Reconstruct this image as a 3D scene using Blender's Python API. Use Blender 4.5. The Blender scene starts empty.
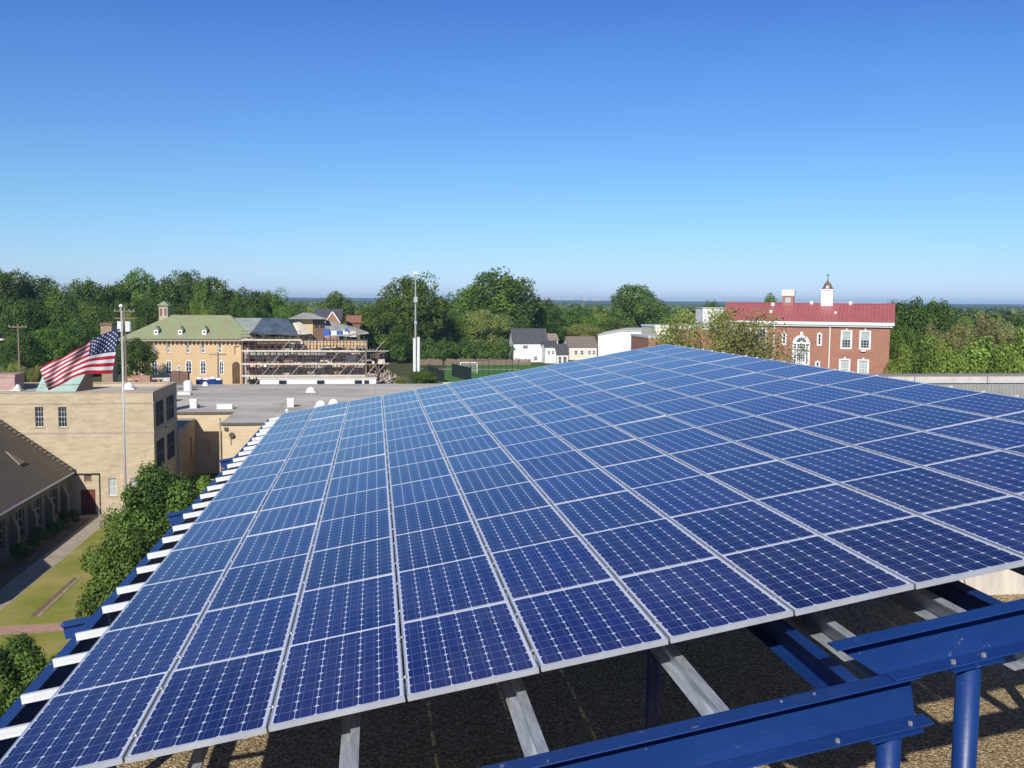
import bpy, math, random
import numpy as np
from mathutils import Vector, Matrix
C = bpy.context.scene
COL = C.collection
R = math.radians
random.seed(7)

# ------------------------------------------------------------------ camera
CAMZ = 20.0
F_PX = 963.8
PITCH, YAW, ROLL = 0.0855012, 0.1418706, 0.0087805
def cam_axes():
    cy, sy = math.cos(YAW), math.sin(YAW)
    fw, rt, up = Vector((sy, cy, 0)), Vector((cy, -sy, 0)), Vector((0, 0, 1))
    f2 = fw*math.cos(PITCH) - up*math.sin(PITCH)
    u2 = up*math.cos(PITCH) + fw*math.sin(PITCH)
    return rt*math.cos(ROLL)+u2*math.sin(ROLL), -rt*math.sin(ROLL)+u2*math.cos(ROLL), f2
CR, CU, CF = cam_axes()
cd = bpy.data.cameras.new('camera'); cam = bpy.data.objects.new('camera', cd); COL.objects.link(cam)
M = Matrix((CR, CU, -CF)).transposed().to_4x4(); M.translation = (0, 0, CAMZ)
cam.matrix_world = M
cd.sensor_width = 36; cd.lens = F_PX/1024*36; cd.clip_start = .1; cd.clip_end = 40000
C.camera = cam

# ------------------------------------------------------------------ light
SUN = Vector((-.55, -1.5, 1.0)).normalized()
w = bpy.data.worlds.new('World'); C.world = w; w.use_nodes = True
nt = w.node_tree; bg = nt.nodes['Background']
sk = nt.nodes.new('ShaderNodeTexSky'); sk.sky_type = 'NISHITA'; sk.sun_disc = False
sk.sun_elevation = math.asin(SUN.z); sk.sun_rotation = math.atan2(SUN.x, SUN.y) % (2*math.pi)
sk.altitude = 100; sk.air_density = 1.15; sk.dust_density = .25; sk.ozone_density = 3.0
tc = nt.nodes.new('ShaderNodeTexCoord'); sx = nt.nodes.new('ShaderNodeSeparateXYZ'); nt.links.new(tc.outputs['Generated'], sx.inputs[0])
cr = nt.nodes.new('ShaderNodeValToRGB'); el = cr.color_ramp.elements     # deep blue tone of a very clear morning sky, by elevation
for k_ in range(5): el.new(.5)
for e_, (p_, c_) in zip(el, ((0, (.62, .83, 1.55)), (.045, (.51, .745, 1.22)), (.10, (.449, .694, 1.02)), (.17, (.385, .622, 1.0)), (.235, (.337, .572, 1.0)), (.29, (.27, .50, .95)), (.6, (.15, .27, .52)))):
    e_.position = p_; e_.color = (*c_, 1)
nt.links.new(sx.outputs[2], cr.inputs[0])
mt = nt.nodes.new('ShaderNodeMix'); mt.data_type = 'RGBA'; mt.blend_type = 'MULTIPLY'; mt.inputs[0].default_value = 1
nt.links.new(sk.outputs[0], mt.inputs[6]); nt.links.new(cr.outputs[0], mt.inputs[7])
nt.links.new(mt.outputs[2], bg.inputs[0]); bg.inputs[1].default_value = .118
sl = bpy.data.lights.new('sun', 'SUN'); sl.energy = 5.0; sl.angle = R(.5); sl.color = (1, .955, .88)
so = bpy.data.objects.new('sun', sl); COL.objects.link(so)
so.rotation_euler = SUN.to_track_quat('Z', 'Y').to_euler(); so.location = (-20, -40, 80)
C.view_settings.view_transform = 'Standard'; C.view_settings.look = 'None'
C.view_settings.exposure = 0.0; C.view_settings.gamma = 1
C.render.resolution_x = 1024; C.render.resolution_y = 768
C.cycles.max_bounces = 6; C.cycles.transparent_max_bounces = 8
C.cycles.volume_bounces = 1

# ------------------------------------------------------------------ helpers
def ray(px, py):
    return CR*((px-512)/F_PX) - CU*((py-384)/F_PX) + CF
def at(px, py, Y):                    # point on the plane y = Y
    v = ray(px, py); v = v*(Y/v.y); return Vector((v.x, v.y, v.z+CAMZ))
def atz(px, py, Z):                   # point on the level z = Z
    v = ray(px, py); v = v*((Z-CAMZ)/v.z); return Vector((v.x, v.y, Z))
def ground_z(x, y):
    if y < 118: return 0.0
    if y < 150:
        s = (y-118)/32.0; return 5.0*s*s*(3-2*s)
    if y < 190: return 5.0
    return max(0.0, 5.0-(y-190)*.0145)

def tag(o, label=None, cat=None, group=None, kind=None):
    if label: o['label'] = label
    if cat: o['category'] = cat
    if group: o['group'] = group
    if kind: o['kind'] = kind
    return o
def thing(name, label, cat, loc=(0, 0, 0), rz=0.0, group=None):
    o = bpy.data.objects.new(name, None); COL.objects.link(o)
    o.empty_display_size = .3
    o.location = loc; o.rotation_euler = (0, 0, rz)
    return tag(o, label, cat, group)
def copy_tree(o, parent=None):
    c = o.copy(); COL.objects.link(c)
    if parent is not None: c.parent = parent
    for ch in [x for x in o.children]: copy_tree(ch, c)
    return c

class MB:
    def __init__(s): s.v = []; s.f = []; s.m = []; s.uv = {}
    def face(s, pts, mi=0):
        b = len(s.v); s.v += [tuple(p) for p in pts]; s.f.append(tuple(range(b, b+len(pts)))); s.m.append(mi); return s
    def box(s, x0, x1, y0, y1, z0, z1, mi=0, mat=None):
        P = [Vector(p) for p in ((x0,y0,z0),(x1,y0,z0),(x1,y1,z0),(x0,y1,z0),(x0,y0,z1),(x1,y0,z1),(x1,y1,z1),(x0,y1,z1))]
        if mat is not None: P = [mat @ p for p in P]
        b = len(s.v); s.v += [tuple(p) for p in P]
        for q in ((0,3,2,1),(4,5,6,7),(0,1,5,4),(1,2,6,5),(2,3,7,6),(3,0,4,7)):
            s.f.append(tuple(b+i for i in q)); s.m.append(mi)
        return s
    def bar(s, a, b_, wd, h=None, mi=0):
        a, b_ = Vector(a), Vector(b_); d = b_-a; L = d.length
        q = d.to_track_quat('X', 'Z').to_matrix().to_4x4(); q.translation = a
        h = wd if h is None else h
        return s.box(0, L, -wd/2, wd/2, -h/2, h/2, mi, q)
    def tube(s, a, b_, r0, r1=None, n=10, mi=0, cap=True):
        a, b_ = Vector(a), Vector(b_); d = b_-a
        q = d.to_track_quat('Z', 'Y').to_matrix(); r1 = r0 if r1 is None else r1
        b = len(s.v)
        for p, r in ((a, r0), (b_, r1)):
            for i in range(n):
                t = 2*math.pi*i/n; s.v.append(tuple(p + q @ Vector((r*math.cos(t), r*math.sin(t), 0))))
        for i in range(n):
            j = (i+1) % n; s.f.append((b+i, b+j, b+n+j, b+n+i)); s.m.append(mi)
        if cap:
            s.f.append(tuple(b+i for i in reversed(range(n)))); s.m.append(mi)
            s.f.append(tuple(b+n+i for i in range(n))); s.m.append(mi)
        return s
    def lathe(s, c, prof, n=14, mi=0, sq=False):
        c = Vector(c); b = len(s.v); k = len(prof)
        for r, z in prof:
            for i in range(n):
                t = 2*math.pi*i/n + (math.pi/4 if sq else 0)
                s.v.append((c.x+r*math.cos(t), c.y+r*math.sin(t), c.z+z))
        for a in range(k-1):
            for i in range(n):
                j = (i+1) % n
                s.f.append((b+a*n+i, b+a*n+j, b+(a+1)*n+j, b+(a+1)*n+i)); s.m.append(mi)
        s.f.append(tuple(b+i for i in reversed(range(n)))); s.m.append(mi)
        s.f.append(tuple(b+(k-1)*n+i for i in range(n))); s.m.append(mi)
        return s
    def prism(s, pts, off, mi=0):       # planar outline extruded by a vector
        pts = [Vector(p) for p in pts]; off = Vector(off); n = len(pts); b = len(s.v)
        s.v += [tuple(p) for p in pts] + [tuple(p+off) for p in pts]
        s.f.append(tuple(b+i for i in range(n))); s.f.append(tuple(b+n+i for i in reversed(range(n))))
        for i in range(n):
            j = (i+1) % n; s.f.append((b+i, b+n+i, b+n+j, b+j))
        s.m += [mi]*(n+2)
        return s
    def wall(s, O, ux, L, z0, z1, holes, inward, depth=.18, mi=0, thick=.3):
        """upright wall face from O along ux, rectangular holes (a0,a1,h0,h1) with reveals"""
        O, ux, inward = Vector(O), Vector(ux), Vector(inward)
        xs = sorted({0.0, L} | {h[0] for h in holes} | {h[1] for h in holes})
        zs = sorted({z0, z1} | {h[2] for h in holes} | {h[3] for h in holes})
        P = lambda a, z, d=0: O + ux*a + Vector((0, 0, z)) + inward*d
        for i in range(len(xs)-1):
            for j in range(len(zs)-1):
                a0, a1, b0, b1 = xs[i], xs[i+1], zs[j], zs[j+1]
                ca, cb = (a0+a1)/2, (b0+b1)/2
                if any(h[0] < ca < h[1] and h[2] < cb < h[3] for h in holes): continue
                s.face([P(a0, b0), P(a1, b0), P(a1, b1), P(a0, b1)], mi)
        for a0, a1, b0, b1 in holes:
            s.face([P(a0,b0), P(a0,b0,depth), P(a1,b0,depth), P(a1,b0)], mi)
            s.face([P(a0,b1), P(a1,b1), P(a1,b1,depth), P(a0,b1,depth)], mi)
            s.face([P(a0,b0), P(a0,b1), P(a0,b1,depth), P(a0,b0,depth)], mi)
            s.face([P(a1,b0), P(a1,b0,depth), P(a1,b1,depth), P(a1,b1)], mi)
            s.face([P(a0,b0,depth), P(a0,b1,depth), P(a1,b1,depth), P(a1,b0,depth)], mi)
        return s
    def build(s, name, mats, parent=None, smooth=False, uv=None, bevel=0):
        me = bpy.data.meshes.new(name); me.from_pydata(s.v, [], s.f)
        if not isinstance(mats, (list, tuple)): mats = [mats]
        for m in mats: me.materials.append(m)
        me.polygons.foreach_set('material_index', s.m)
        if smooth: me.polygons.foreach_set('use_smooth', [True]*len(me.polygons))
        if uv is not None:
            l = me.uv_layers.new(name='UVMap')
            for lp in me.loops: l.data[lp.index].uv = uv[lp.vertex_index]
        me.update()
        o = bpy.data.objects.new(name, me); COL.objects.link(o)
        if parent is not None: o.parent = parent
        if bevel:
            b = o.modifiers.new('bevel', 'BEVEL'); b.width = bevel; b.segments = 2; b.limit_method = 'ANGLE'
        return o

def quads_mesh(name, P, mat, rnd=None):
    """P: (n,4,3) array of leaf quads"""
    n = len(P); me = bpy.data.meshes.new(name)
    me.vertices.add(n*4); me.vertices.foreach_set('co', P.reshape(-1).astype(np.float32))
    me.loops.add(n*4); me.loops.foreach_set('vertex_index', np.arange(n*4, dtype=np.int32))
    me.polygons.add(n); me.polygons.foreach_set('loop_start', np.arange(0, n*4, 4, dtype=np.int32))
    me.polygons.foreach_set('loop_total', np.full(n, 4, dtype=np.int32))
    if rnd is not None:
        a = me.attributes.new('tone', 'FLOAT', 'FACE'); a.data.foreach_set('value', rnd.astype(np.float32))
    me.materials.append(mat); me.update(calc_edges=True)
    return me

# ------------------------------------------------------------------ materials
def newmat(name):
    m = bpy.data.materials.new(name); m.use_nodes = True
    nt = m.node_tree; return m, nt, nt.nodes['Principled BSDF']
def N(nt, t, **k):
    n = nt.nodes.new(t)
    for a, v in k.items(): setattr(n, a, v)
    return n
def math_n(nt, op, a, b=None, c=None):
    n = N(nt, 'ShaderNodeMath', operation=op)
    for i, v in enumerate((a, b, c)):
        if v is None: continue
        if isinstance(v, (int, float)): n.inputs[i].default_value = v
        else: nt.links.new(v, n.inputs[i])
    return n.outputs[0]
def mixc(nt, f, a, b, mode='MIX'):
    n = N(nt, 'ShaderNodeMix', data_type='RGBA', blend_type=mode)
    for i, v in ((0, f), (6, a), (7, b)):
        if isinstance(v, (int, float)): n.inputs[i].default_value = v
        elif isinstance(v, tuple): n.inputs[i].default_value = (*v[:3], 1)
        else: nt.links.new(v, n.inputs[i])
    return n.outputs[2]
def ramp(nt, fac, stops):
    n = N(nt, 'ShaderNodeValToRGB'); e = n.color_ramp.elements
    while len(e) < len(stops): e.new(.5)
    for i, (p, c) in enumerate(stops):
        e[i].position = p; e[i].color = (*c, 1) if isinstance(c, tuple) else (c, c, c, 1)
    nt.links.new(fac, n.inputs[0]); return n.outputs[0]
def noise(nt, vec, scale, detail=4, rough=.55):
    n = N(nt, 'ShaderNodeTexNoise'); n.inputs['Scale'].default_value = scale
    n.inputs['Detail'].default_value = detail; n.inputs['Roughness'].default_value = rough
    if vec is not None: nt.links.new(vec, n.inputs['Vector'])
    return n.outputs[0]
def mapped(nt, sc=(1, 1, 1), coord='Object'):
    t = N(nt, 'ShaderNodeTexCoord'); m = N(nt, 'ShaderNodeMapping'); m.inputs['Scale'].default_value = sc
    nt.links.new(t.outputs[coord], m.inputs[0]); return m.outputs[0]
def simple(name, col, rough=.7, metal=0.0, var=.15, scale=2.0, bump=0.0, stretch=(1,1,1), spec=.5, col2=None, bscale=None):
    m, nt, b = newmat(name); v = mapped(nt, stretch)
    n1 = noise(nt, v, scale, 6, .6)
    c2 = col2 if col2 else tuple(c*(1-2*var) for c in col)
    k = ramp(nt, n1, [(.3, c2), (.7, tuple(min(1, c*(1+var*.4)) for c in col))])
    nt.links.new(k, b.inputs['Base Color'])
    b.inputs['Roughness'].default_value = rough; b.inputs['Metallic'].default_value = metal
    b.inputs['Specular IOR Level'].default_value = spec
    if bump:
        n2 = noise(nt, v, bscale or scale*6, 5)
        bp = N(nt, 'ShaderNodeBump'); bp.inputs['Strength'].default_value = bump; bp.inputs['Distance'].default_value = .03
        nt.links.new(n2, bp.inputs['Height']); nt.links.new(bp.outputs[0], b.inputs['Normal'])
    return m
def masonry(name, c1, c2, mortar, bw, bh, ms=.01, var=.5, stain=(.6, .55, .5), stain_amt=.35):
    m, nt, b = newmat(name)
    t = N(nt, 'ShaderNodeTexCoord'); sp = N(nt, 'ShaderNodeSeparateXYZ'); nt.links.new(t.outputs['Object'], sp.inputs[0])
    s = math_n(nt, 'ADD', sp.outputs[0], sp.outputs[1]); cb = N(nt, 'ShaderNodeCombineXYZ')
    nt.links.new(s, cb.inputs[0]); nt.links.new(sp.outputs[2], cb.inputs[1])
    br = N(nt, 'ShaderNodeTexBrick'); br.inputs['Scale'].default_value = 1
    br.inputs['Brick Width'].default_value = bw; br.inputs['Row Height'].default_value = bh
    br.inputs['Mortar Size'].default_value = ms; br.inputs['Bias'].default_value = -.2
    br.inputs['Color1'].default_value = (*c1, 1); br.inputs['Color2'].default_value = (*c2, 1); br.inputs['Mortar'].default_value = (*mortar, 1)
    nt.links.new(cb.outputs[0], br.inputs['Vector'])
    mp = N(nt, 'ShaderNodeMapping'); mp.inputs['Scale'].default_value = (.5, .5, .9); nt.links.new(t.outputs['Object'], mp.inputs[0])
    n1 = noise(nt, mp.outputs[0], .9, 7, .65)
    k = mixc(nt, math_n(nt, 'MULTIPLY', ramp(nt, n1, [(.42, 0.0), (.66, 1.0)]), stain_amt), br.outputs[0], stain, 'MULTIPLY')
    nt.links.new(k, b.inputs['Base Color']); b.inputs['Roughness'].default_value = .88
    return m
def leafmat(name, dark, light, trans=.2):
    m, nt, b = newmat(name)
    v = mapped(nt); n1 = noise(nt, v, .35, 3)
    a = N(nt, 'ShaderNodeAttribute'); a.attribute_name = 'tone'
    oi = N(nt, 'ShaderNodeObjectInfo')
    f = math_n(nt, 'ADD', math_n(nt, 'MULTIPLY', n1, .6), math_n(nt, 'MULTIPLY', a.outputs['Fac'], .62))
    k = ramp(nt, f, [(.2, dark), (.8, light)])
    h = N(nt, 'ShaderNodeHueSaturation'); nt.links.new(k, h.inputs['Color'])
    nt.links.new(math_n(nt, 'ADD', math_n(nt, 'MULTIPLY', oi.outputs['Random'], .035), .482), h.inputs['Hue'])
    nt.links.new(math_n(nt, 'ADD', math_n(nt, 'MULTIPLY', oi.outputs['Random'], .35), .82), h.inputs['Value'])
    nt.links.new(h.outputs[0], b.inputs['Base Color']); b.inputs['Roughness'].default_value = .6
    b.inputs['Specular IOR Level'].default_value = .25
    tr = N(nt, 'ShaderNodeBsdfTranslucent'); nt.links.new(h.outputs[0], tr.inputs[0])
    mx = N(nt, 'ShaderNodeMixShader'); mx.inputs[0].default_value = trans
    nt.links.new(b.outputs[0], mx.inputs[1]); nt.links.new(tr.outputs[0], mx.inputs[2])
    nt.links.new(mx.outputs[0], nt.nodes['Material Output'].inputs[0])
    return m

def cellmat():
    m, nt, b = newmat('solar_cells')
    uv = N(nt, 'ShaderNodeUVMap'); sp = N(nt, 'ShaderNodeSeparateXYZ'); nt.links.new(uv.outputs[0], sp.inputs[0])
    P = .1592
    cu = math_n(nt, 'DIVIDE', math_n(nt, 'SUBTRACT', sp.outputs[0], .0282), P)
    cv = math_n(nt, 'DIVIDE', math_n(nt, 'SUBTRACT', sp.outputs[1], .029), P)
    du = math_n(nt, 'ABSOLUTE', math_n(nt, 'SUBTRACT', math_n(nt, 'FRACT', cu), .5))
    dv = math_n(nt, 'ABSOLUTE', math_n(nt, 'SUBTRACT', math_n(nt, 'FRACT', cv), .5))
    gu = math_n(nt, 'GREATER_THAN', du, .5-.0125)
    gv = math_n(nt, 'GREATER_THAN', dv, .5-.0095)
    dia = math_n(nt, 'GREATER_THAN', math_n(nt, 'ADD', du, dv), 1-.13)
    out = math_n(nt, 'GREATER_THAN', math_n(nt, 'ABSOLUTE', math_n(nt, 'SUBTRACT', cu, 3)), 3.0)
    out2 = math_n(nt, 'GREATER_THAN', math_n(nt, 'ABSOLUTE', math_n(nt, 'SUBTRACT', cv, 5)), 5.0)
    white = math_n(nt, 'MAXIMUM', math_n(nt, 'MAXIMUM', gu, dia), math_n(nt, 'MAXIMUM', out, out2))
    bus = math_n(nt, 'LESS_THAN', math_n(nt, 'ABSOLUTE', math_n(nt, 'SUBTRACT', du, .25)), .0065)
    # each cell has its own slight tone
    cb = N(nt, 'ShaderNodeCombineXYZ'); oi = N(nt, 'ShaderNodeObjectInfo')
    nt.links.new(math_n(nt, 'FLOOR', cu), cb.inputs[0]); nt.links.new(math_n(nt, 'FLOOR', cv), cb.inputs[1]); nt.links.new(oi.outputs['Random'], cb.inputs[2])
    wn = N(nt, 'ShaderNodeTexWhiteNoise', noise_dimensions='3D'); nt.links.new(cb.outputs[0], wn.inputs['Vector'])
    tone = math_n(nt, 'ADD', math_n(nt, 'ADD', math_n(nt, 'MULTIPLY', wn.outputs[0], .3), math_n(nt, 'MULTIPLY', oi.outputs['Random'], .5)), .6)
    cell = mixc(nt, 1.0, (.0100, .0135, .096), tone, 'MULTIPLY')
    k = mixc(nt, math_n(nt, 'MULTIPLY', gv, .7), cell, (.45, .5, .66))
    k = mixc(nt, math_n(nt, 'MULTIPLY', bus, .5), k, (.4, .45, .62))
    k = mixc(nt, white, k, (.66, .70, .80))
    # thin film of dust
    tc = N(nt, 'ShaderNodeTexCoord'); g = N(nt, 'ShaderNodeNewGeometry')
    dn = noise(nt, g.outputs['Position'], 1.3, 6, .65)
    k = mixc(nt, math_n(nt, 'MULTIPLY', ramp(nt, dn, [(.4, 0.0), (.75, 1.0)]), .055), k, (.5, .5, .48))
    nt.links.new(k, b.inputs['Base Color'])
    b.inputs['Roughness'].default_value = .16; b.inputs['IOR'].default_value = 1.5
    nt.links.new(math_n(nt, 'ADD', math_n(nt, 'MULTIPLY', dn, .12), .1), b.inputs['Roughness'])
    return m

def flagmat():
    m, nt, b = newmat('flag_cloth')
    uv = N(nt, 'ShaderNodeUVMap'); sp = N(nt, 'ShaderNodeSeparateXYZ'); nt.links.new(uv.outputs[0], sp.inputs[0])
    u, v = sp.outputs[0], sp.outputs[1]          # u along the fly 0..1.9, v down the hoist 0..1
    st = math_n(nt, 'MODULO', math_n(nt, 'FLOOR', math_n(nt, 'MULTIPLY', v, 13)), 2)
    k = mixc(nt, st, (.5, .012, .03), (.78, .78, .78))
    can = math_n(nt, 'MULTIPLY', math_n(nt, 'LESS_THAN', u, .76), math_n(nt, 'LESS_THAN', v, 7/13))
    a = math_n(nt, 'MULTIPLY', u, 12/.76); c = math_n(nt, 'MULTIPLY', v, 10/(7/13))
    p = math_n(nt, 'MULTIPLY', math_n(nt, 'ADD', a, c), .5); q = math_n(nt, 'MULTIPLY', math_n(nt, 'SUBTRACT', a, c), .5)
    dp = math_n(nt, 'SUBTRACT', p, math_n(nt, 'ROUND', p)); dq = math_n(nt, 'SUBTRACT', q, math_n(nt, 'ROUND', q))
    da = math_n(nt, 'MULTIPLY', math_n(nt, 'ADD', dp, dq), .76/12); db = math_n(nt, 'MULTIPLY', math_n(nt, 'SUBTRACT', dp, dq), .0538)
    rr = math_n(nt, 'SQRT', math_n(nt, 'ADD', math_n(nt, 'MULTIPLY', da, da), math_n(nt, 'MULTIPLY', db, db)))
    th = math_n(nt, 'ARCTAN2', db, da)
    rad = math_n(nt, 'ADD', math_n(nt, 'MULTIPLY', math_n(nt, 'COSINE', math_n(nt, 'MULTIPLY', th, 5)), .006), .018)
    star = math_n(nt, 'LESS_THAN', rr, rad)
    ina = math_n(nt, 'LESS_THAN', math_n(nt, 'ABSOLUTE', math_n(nt, 'SUBTRACT', a, 6)), 5.5)
    inb = math_n(nt, 'LESS_THAN', math_n(nt, 'ABSOLUTE', math_n(nt, 'SUBTRACT', c, 5)), 4.5)
    star = math_n(nt, 'MULTIPLY', star, math_n(nt, 'MULTIPLY', ina, inb))
    cc = mixc(nt, star, (.014, .018, .10), (.78, .78, .78))
    k = mixc(nt, can, k, cc)
    nt.links.new(k, b.inputs['Base Color']); b.inputs['Roughness'].default_value = .75
    tr = N(nt, 'ShaderNodeBsdfTranslucent'); nt.links.new(k, tr.inputs[0])
    mx = N(nt, 'ShaderNodeMixShader'); mx.inputs[0].default_value = .3
    nt.links.new(b.outputs[0], mx.inputs[1]); nt.links.new(tr.outputs[0], mx.inputs[2])
    nt.links.new(mx.outputs[0], nt.nodes['Material Output'].inputs[0])
    return m

def bluepaint():
    m, nt, b = newmat('blue_paint'); v = mapped(nt)
    n1 = noise(nt, v, 1.2, 5)
    k = ramp(nt, n1, [(.3, (.006, .033, .155)), (.75, (.009, .045, .20))])
    n2 = noise(nt, v, 11, 6, .7); n3 = noise(nt, v, 1.7, 3)
    chip = math_n(nt, 'MULTIPLY', ramp(nt, n2, [(.64, 0.0), (.67, 1.0)]), ramp(nt, n3, [(.48, 0.0), (.6, 1.0)]))
    k = mixc(nt, math_n(nt, 'MULTIPLY', chip, .75), k, (.42, .44, .46))
    sc = mapped(nt, (1, 1, 14)); n4 = noise(nt, sc, 6, 3)
    k = mixc(nt, math_n(nt, 'MULTIPLY', ramp(nt, n4, [(.6, 0.0), (.8, 1.0)]), .08), k, (.3, .36, .45))
    nt.links.new(k, b.inputs['Base Color']); b.inputs['Roughness'].default_value = .42
    bp = N(nt, 'ShaderNodeBump'); bp.inputs['Strength'].default_value = .12; bp.inputs['Distance'].default_value = .01
    nt.links.new(noise(nt, v, 30, 3), bp.inputs['Height']); nt.links.new(bp.outputs[0], b.inputs['Normal'])
    return m
def gravelmat():
    m, nt, b = newmat('pea_gravel'); v = mapped(nt)
    vo = N(nt, 'ShaderNodeTexVoronoi'); vo.inputs['Scale'].default_value = 38; nt.links.new(v, vo.inputs['Vector'])
    sp = N(nt, 'ShaderNodeSeparateColor'); nt.links.new(vo.outputs['Color'], sp.inputs[0])
    k = ramp(nt, sp.outputs[0], [(0, (.06, .035, .015)), (.35, (.27, .18, .08)), (.75, (.50, .37, .19)), (1, (.78, .66, .45))])
    n1 = noise(nt, v, .8, 4); k = mixc(nt, math_n(nt, 'MULTIPLY', n1, .3), k, (.4, .28, .14))
    nt.links.new(k, b.inputs['Base Color']); b.inputs['Roughness'].default_value = .9
    bp = N(nt, 'ShaderNodeBump'); bp.inputs['Strength'].default_value = .9; bp.inputs['Distance'].default_value = .03; bp.invert = True
    nt.links.new(vo.outputs['Distance'], bp.inputs['Height']); nt.links.new(bp.outputs[0], b.inputs['Normal'])
    return m
def grassmat(name, a, b_, dry, amt):
    m, nt, b = newmat(name); v = mapped(nt)
    n1 = noise(nt, v, .22, 5, .6); n2 = noise(nt, v, 4, 5, .7)
    k = mixc(nt, n2, a, b_)
    k = mixc(nt, math_n(nt, 'MULTIPLY', ramp(nt, n1, [(.38, 0.0), (.62, 1.0)]), amt), k, dry)
    nt.links.new(k, b.inputs['Base Color']); b.inputs['Roughness'].default_value = .95; b.inputs['Specular IOR Level'].default_value = .1
    return m
def seammat(name, col, axis, pitch, width=.06, dark=.45, rough=.5):
    """ribbed sheet: thin raised lines across one local axis"""
    m, nt, b = newmat(name); t = N(nt, 'ShaderNodeTexCoord'); sp = N(nt, 'ShaderNodeSeparateXYZ'); nt.links.new(t.outputs['Object'], sp.inputs[0])
    fr = math_n(nt, 'FRACT', math_n(nt, 'DIVIDE', sp.outputs[axis], pitch))
    ln = math_n(nt, 'LESS_THAN', fr, width/pitch)
    n1 = noise(nt, t.outputs['Object'], .7, 6, .65)
    k = ramp(nt, n1, [(.3, tuple(c*.78 for c in col)), (.7, col)])
    k = mixc(nt, ln, k, tuple(c*dark for c in col))
    nt.links.new(k, b.inputs['Base Color']); b.inputs['Roughness'].default_value = rough
    bp = N(nt, 'ShaderNodeBump'); bp.inputs['Strength'].default_value = .6; bp.inputs['Distance'].default_value = .05
    nt.links.new(ln, bp.inputs['Height']); nt.links.new(bp.outputs[0], b.inputs['Normal'])
    return m

BLUE = bluepaint(); CELLS = cellmat(); GRAVEL = gravelmat()
ALU = simple('frame_aluminium', (.56, .58, .62), .45, .35, .08, 3)
RAILM = simple('rail_aluminium', (.76, .77, .78), .5, .15, .1, 2, stretch=(.3, 4, 4))
GALV = simple('galvanised_steel', (.58, .63, .70), .42, .4, .25, 5, .15, stretch=(3, .5, 3))
BOLT = simple('bolt_steel', (.6, .6, .6), .4, .6, .1, 20)
TAN = masonry('tan_stone', (.56, .455, .315), (.46, .365, .24), (.49, .40, .275), .7, .22, .012, stain=(.66, .62, .56), stain_amt=.5)
TANTRIM = simple('stone_trim', (.50, .42, .31), .85, 0, .14, 1.2, .2)
YEL = masonry('yellow_stone', (.66, .53, .35), (.58, .46, .29), (.58, .48, .33), .5, .12, .008, stain=(.78, .7, .6), stain_amt=.35)
ORB = masonry('orange_brick', (.68, .47, .25), (.60, .40, .20), (.62, .48, .32), .24, .08, .008, stain=(.75, .72, .65), stain_amt=.3)
REDB = masonry('red_brick', (.40, .14, .08), (.27, .085, .05), (.42, .30, .23), .24, .08, .01, stain=(.75, .68, .62), stain_amt=.35)
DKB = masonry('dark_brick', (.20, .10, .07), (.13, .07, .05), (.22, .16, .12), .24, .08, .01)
CHAP = masonry('chapel_stone', (.22, .19, .15), (.15, .13, .10), (.16, .14, .11), .45, .2, .014, stain=(.55, .5, .45), stain_amt=.5)
def roofmat():
    m, nt, b = newmat('roof_membrane'); v = mapped(nt); sv = mapped(nt, (.35, 1, 1))
    k = ramp(nt, noise(nt, sv, .22, 6, .6), [(.3, (.38, .345, .295)), (.62, (.62, .565, .48))])
    k = mixc(nt, math_n(nt, 'MULTIPLY', ramp(nt, noise(nt, v, .13, 4, .6), [(.55, 0.0), (.66, 1.0)]), .35), k, (.30, .24, .20))
    sp = N(nt, 'ShaderNodeSeparateXYZ'); nt.links.new(v, sp.inputs[0])
    seam = math_n(nt, 'MAXIMUM', math_n(nt, 'LESS_THAN', math_n(nt, 'FRACT', math_n(nt, 'DIVIDE', sp.outputs[1], 2.9)), .045), math_n(nt, 'LESS_THAN', math_n(nt, 'FRACT', math_n(nt, 'DIVIDE', sp.outputs[0], 11.3)), .012))
    k = mixc(nt, math_n(nt, 'MULTIPLY', seam, .35), k, (.26, .24, .23))
    nt.links.new(k, b.inputs['Base Color']); b.inputs['Roughness'].default_value = .95; b.inputs['Specular IOR Level'].default_value = .15
    return m
ROOFG_OLD = simple('roof_membrane', (.52, .47, .43), .85, 0, .17, .35, .2, stretch=(.5, 1, 1))
ROOFG = roofmat()
GREENR = simple('green_slate', (.23, .34, .17), .8, 0, .2, .9, .5, col2=(.33, .25, .15), bscale=9)
GREYR = simple('grey_sheet_roof', (.34, .37, .34), .6, 0, .12, .9)
BLUER = simple('blue_membrane_roof', (.11, .15, .20), .5, 0, .25, .6)
SLATE = simple('dark_slate', (.10, .10, .11), .75, 0, .25, 2)
PALER = simple('pale_roof', (.38, .38, .35), .7, 0, .2, .8)
CHROOF = seammat('chapel_tiles', (.17, .135, .095), 2, .16, .05, .5, .85)
REDR = seammat('red_metal_roof', (.47, .14, .135), 0, .5, .06, .7, .5)
RIBM = seammat('ribbed_metal', (.36, .35, .32), 0, .55, .05, .7, .6)
WHITE = simple('white_paint', (.80, .80, .78), .6, 0, .05, 2)
CREAM = simple('cream_paint', (.78, .72, .60), .7, 0, .08, 1)
COPING = simple('concrete_coping', (.62, .59, .54), .8, 0, .12, 1.2, .15)
CONC = simple('pale_concrete', (.66, .60, .52), .85, 0, .15, 1.4, .2, stretch=(3, 3, .6))
WALKM = simple('concrete_walk', (.46, .39, .28), .9, 0, .15, .9, .2)
PINKW = simple('brick_walk', (.50, .31, .23), .9, 0, .12, 2, .2)
DIRT = simple('bare_earth', (.25, .17, .10), .95, 0, .25, 2, .3)
GLASS = simple('window_glass', (.035, .045, .06), .12, 0, .3, .8, spec=.6)
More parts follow.
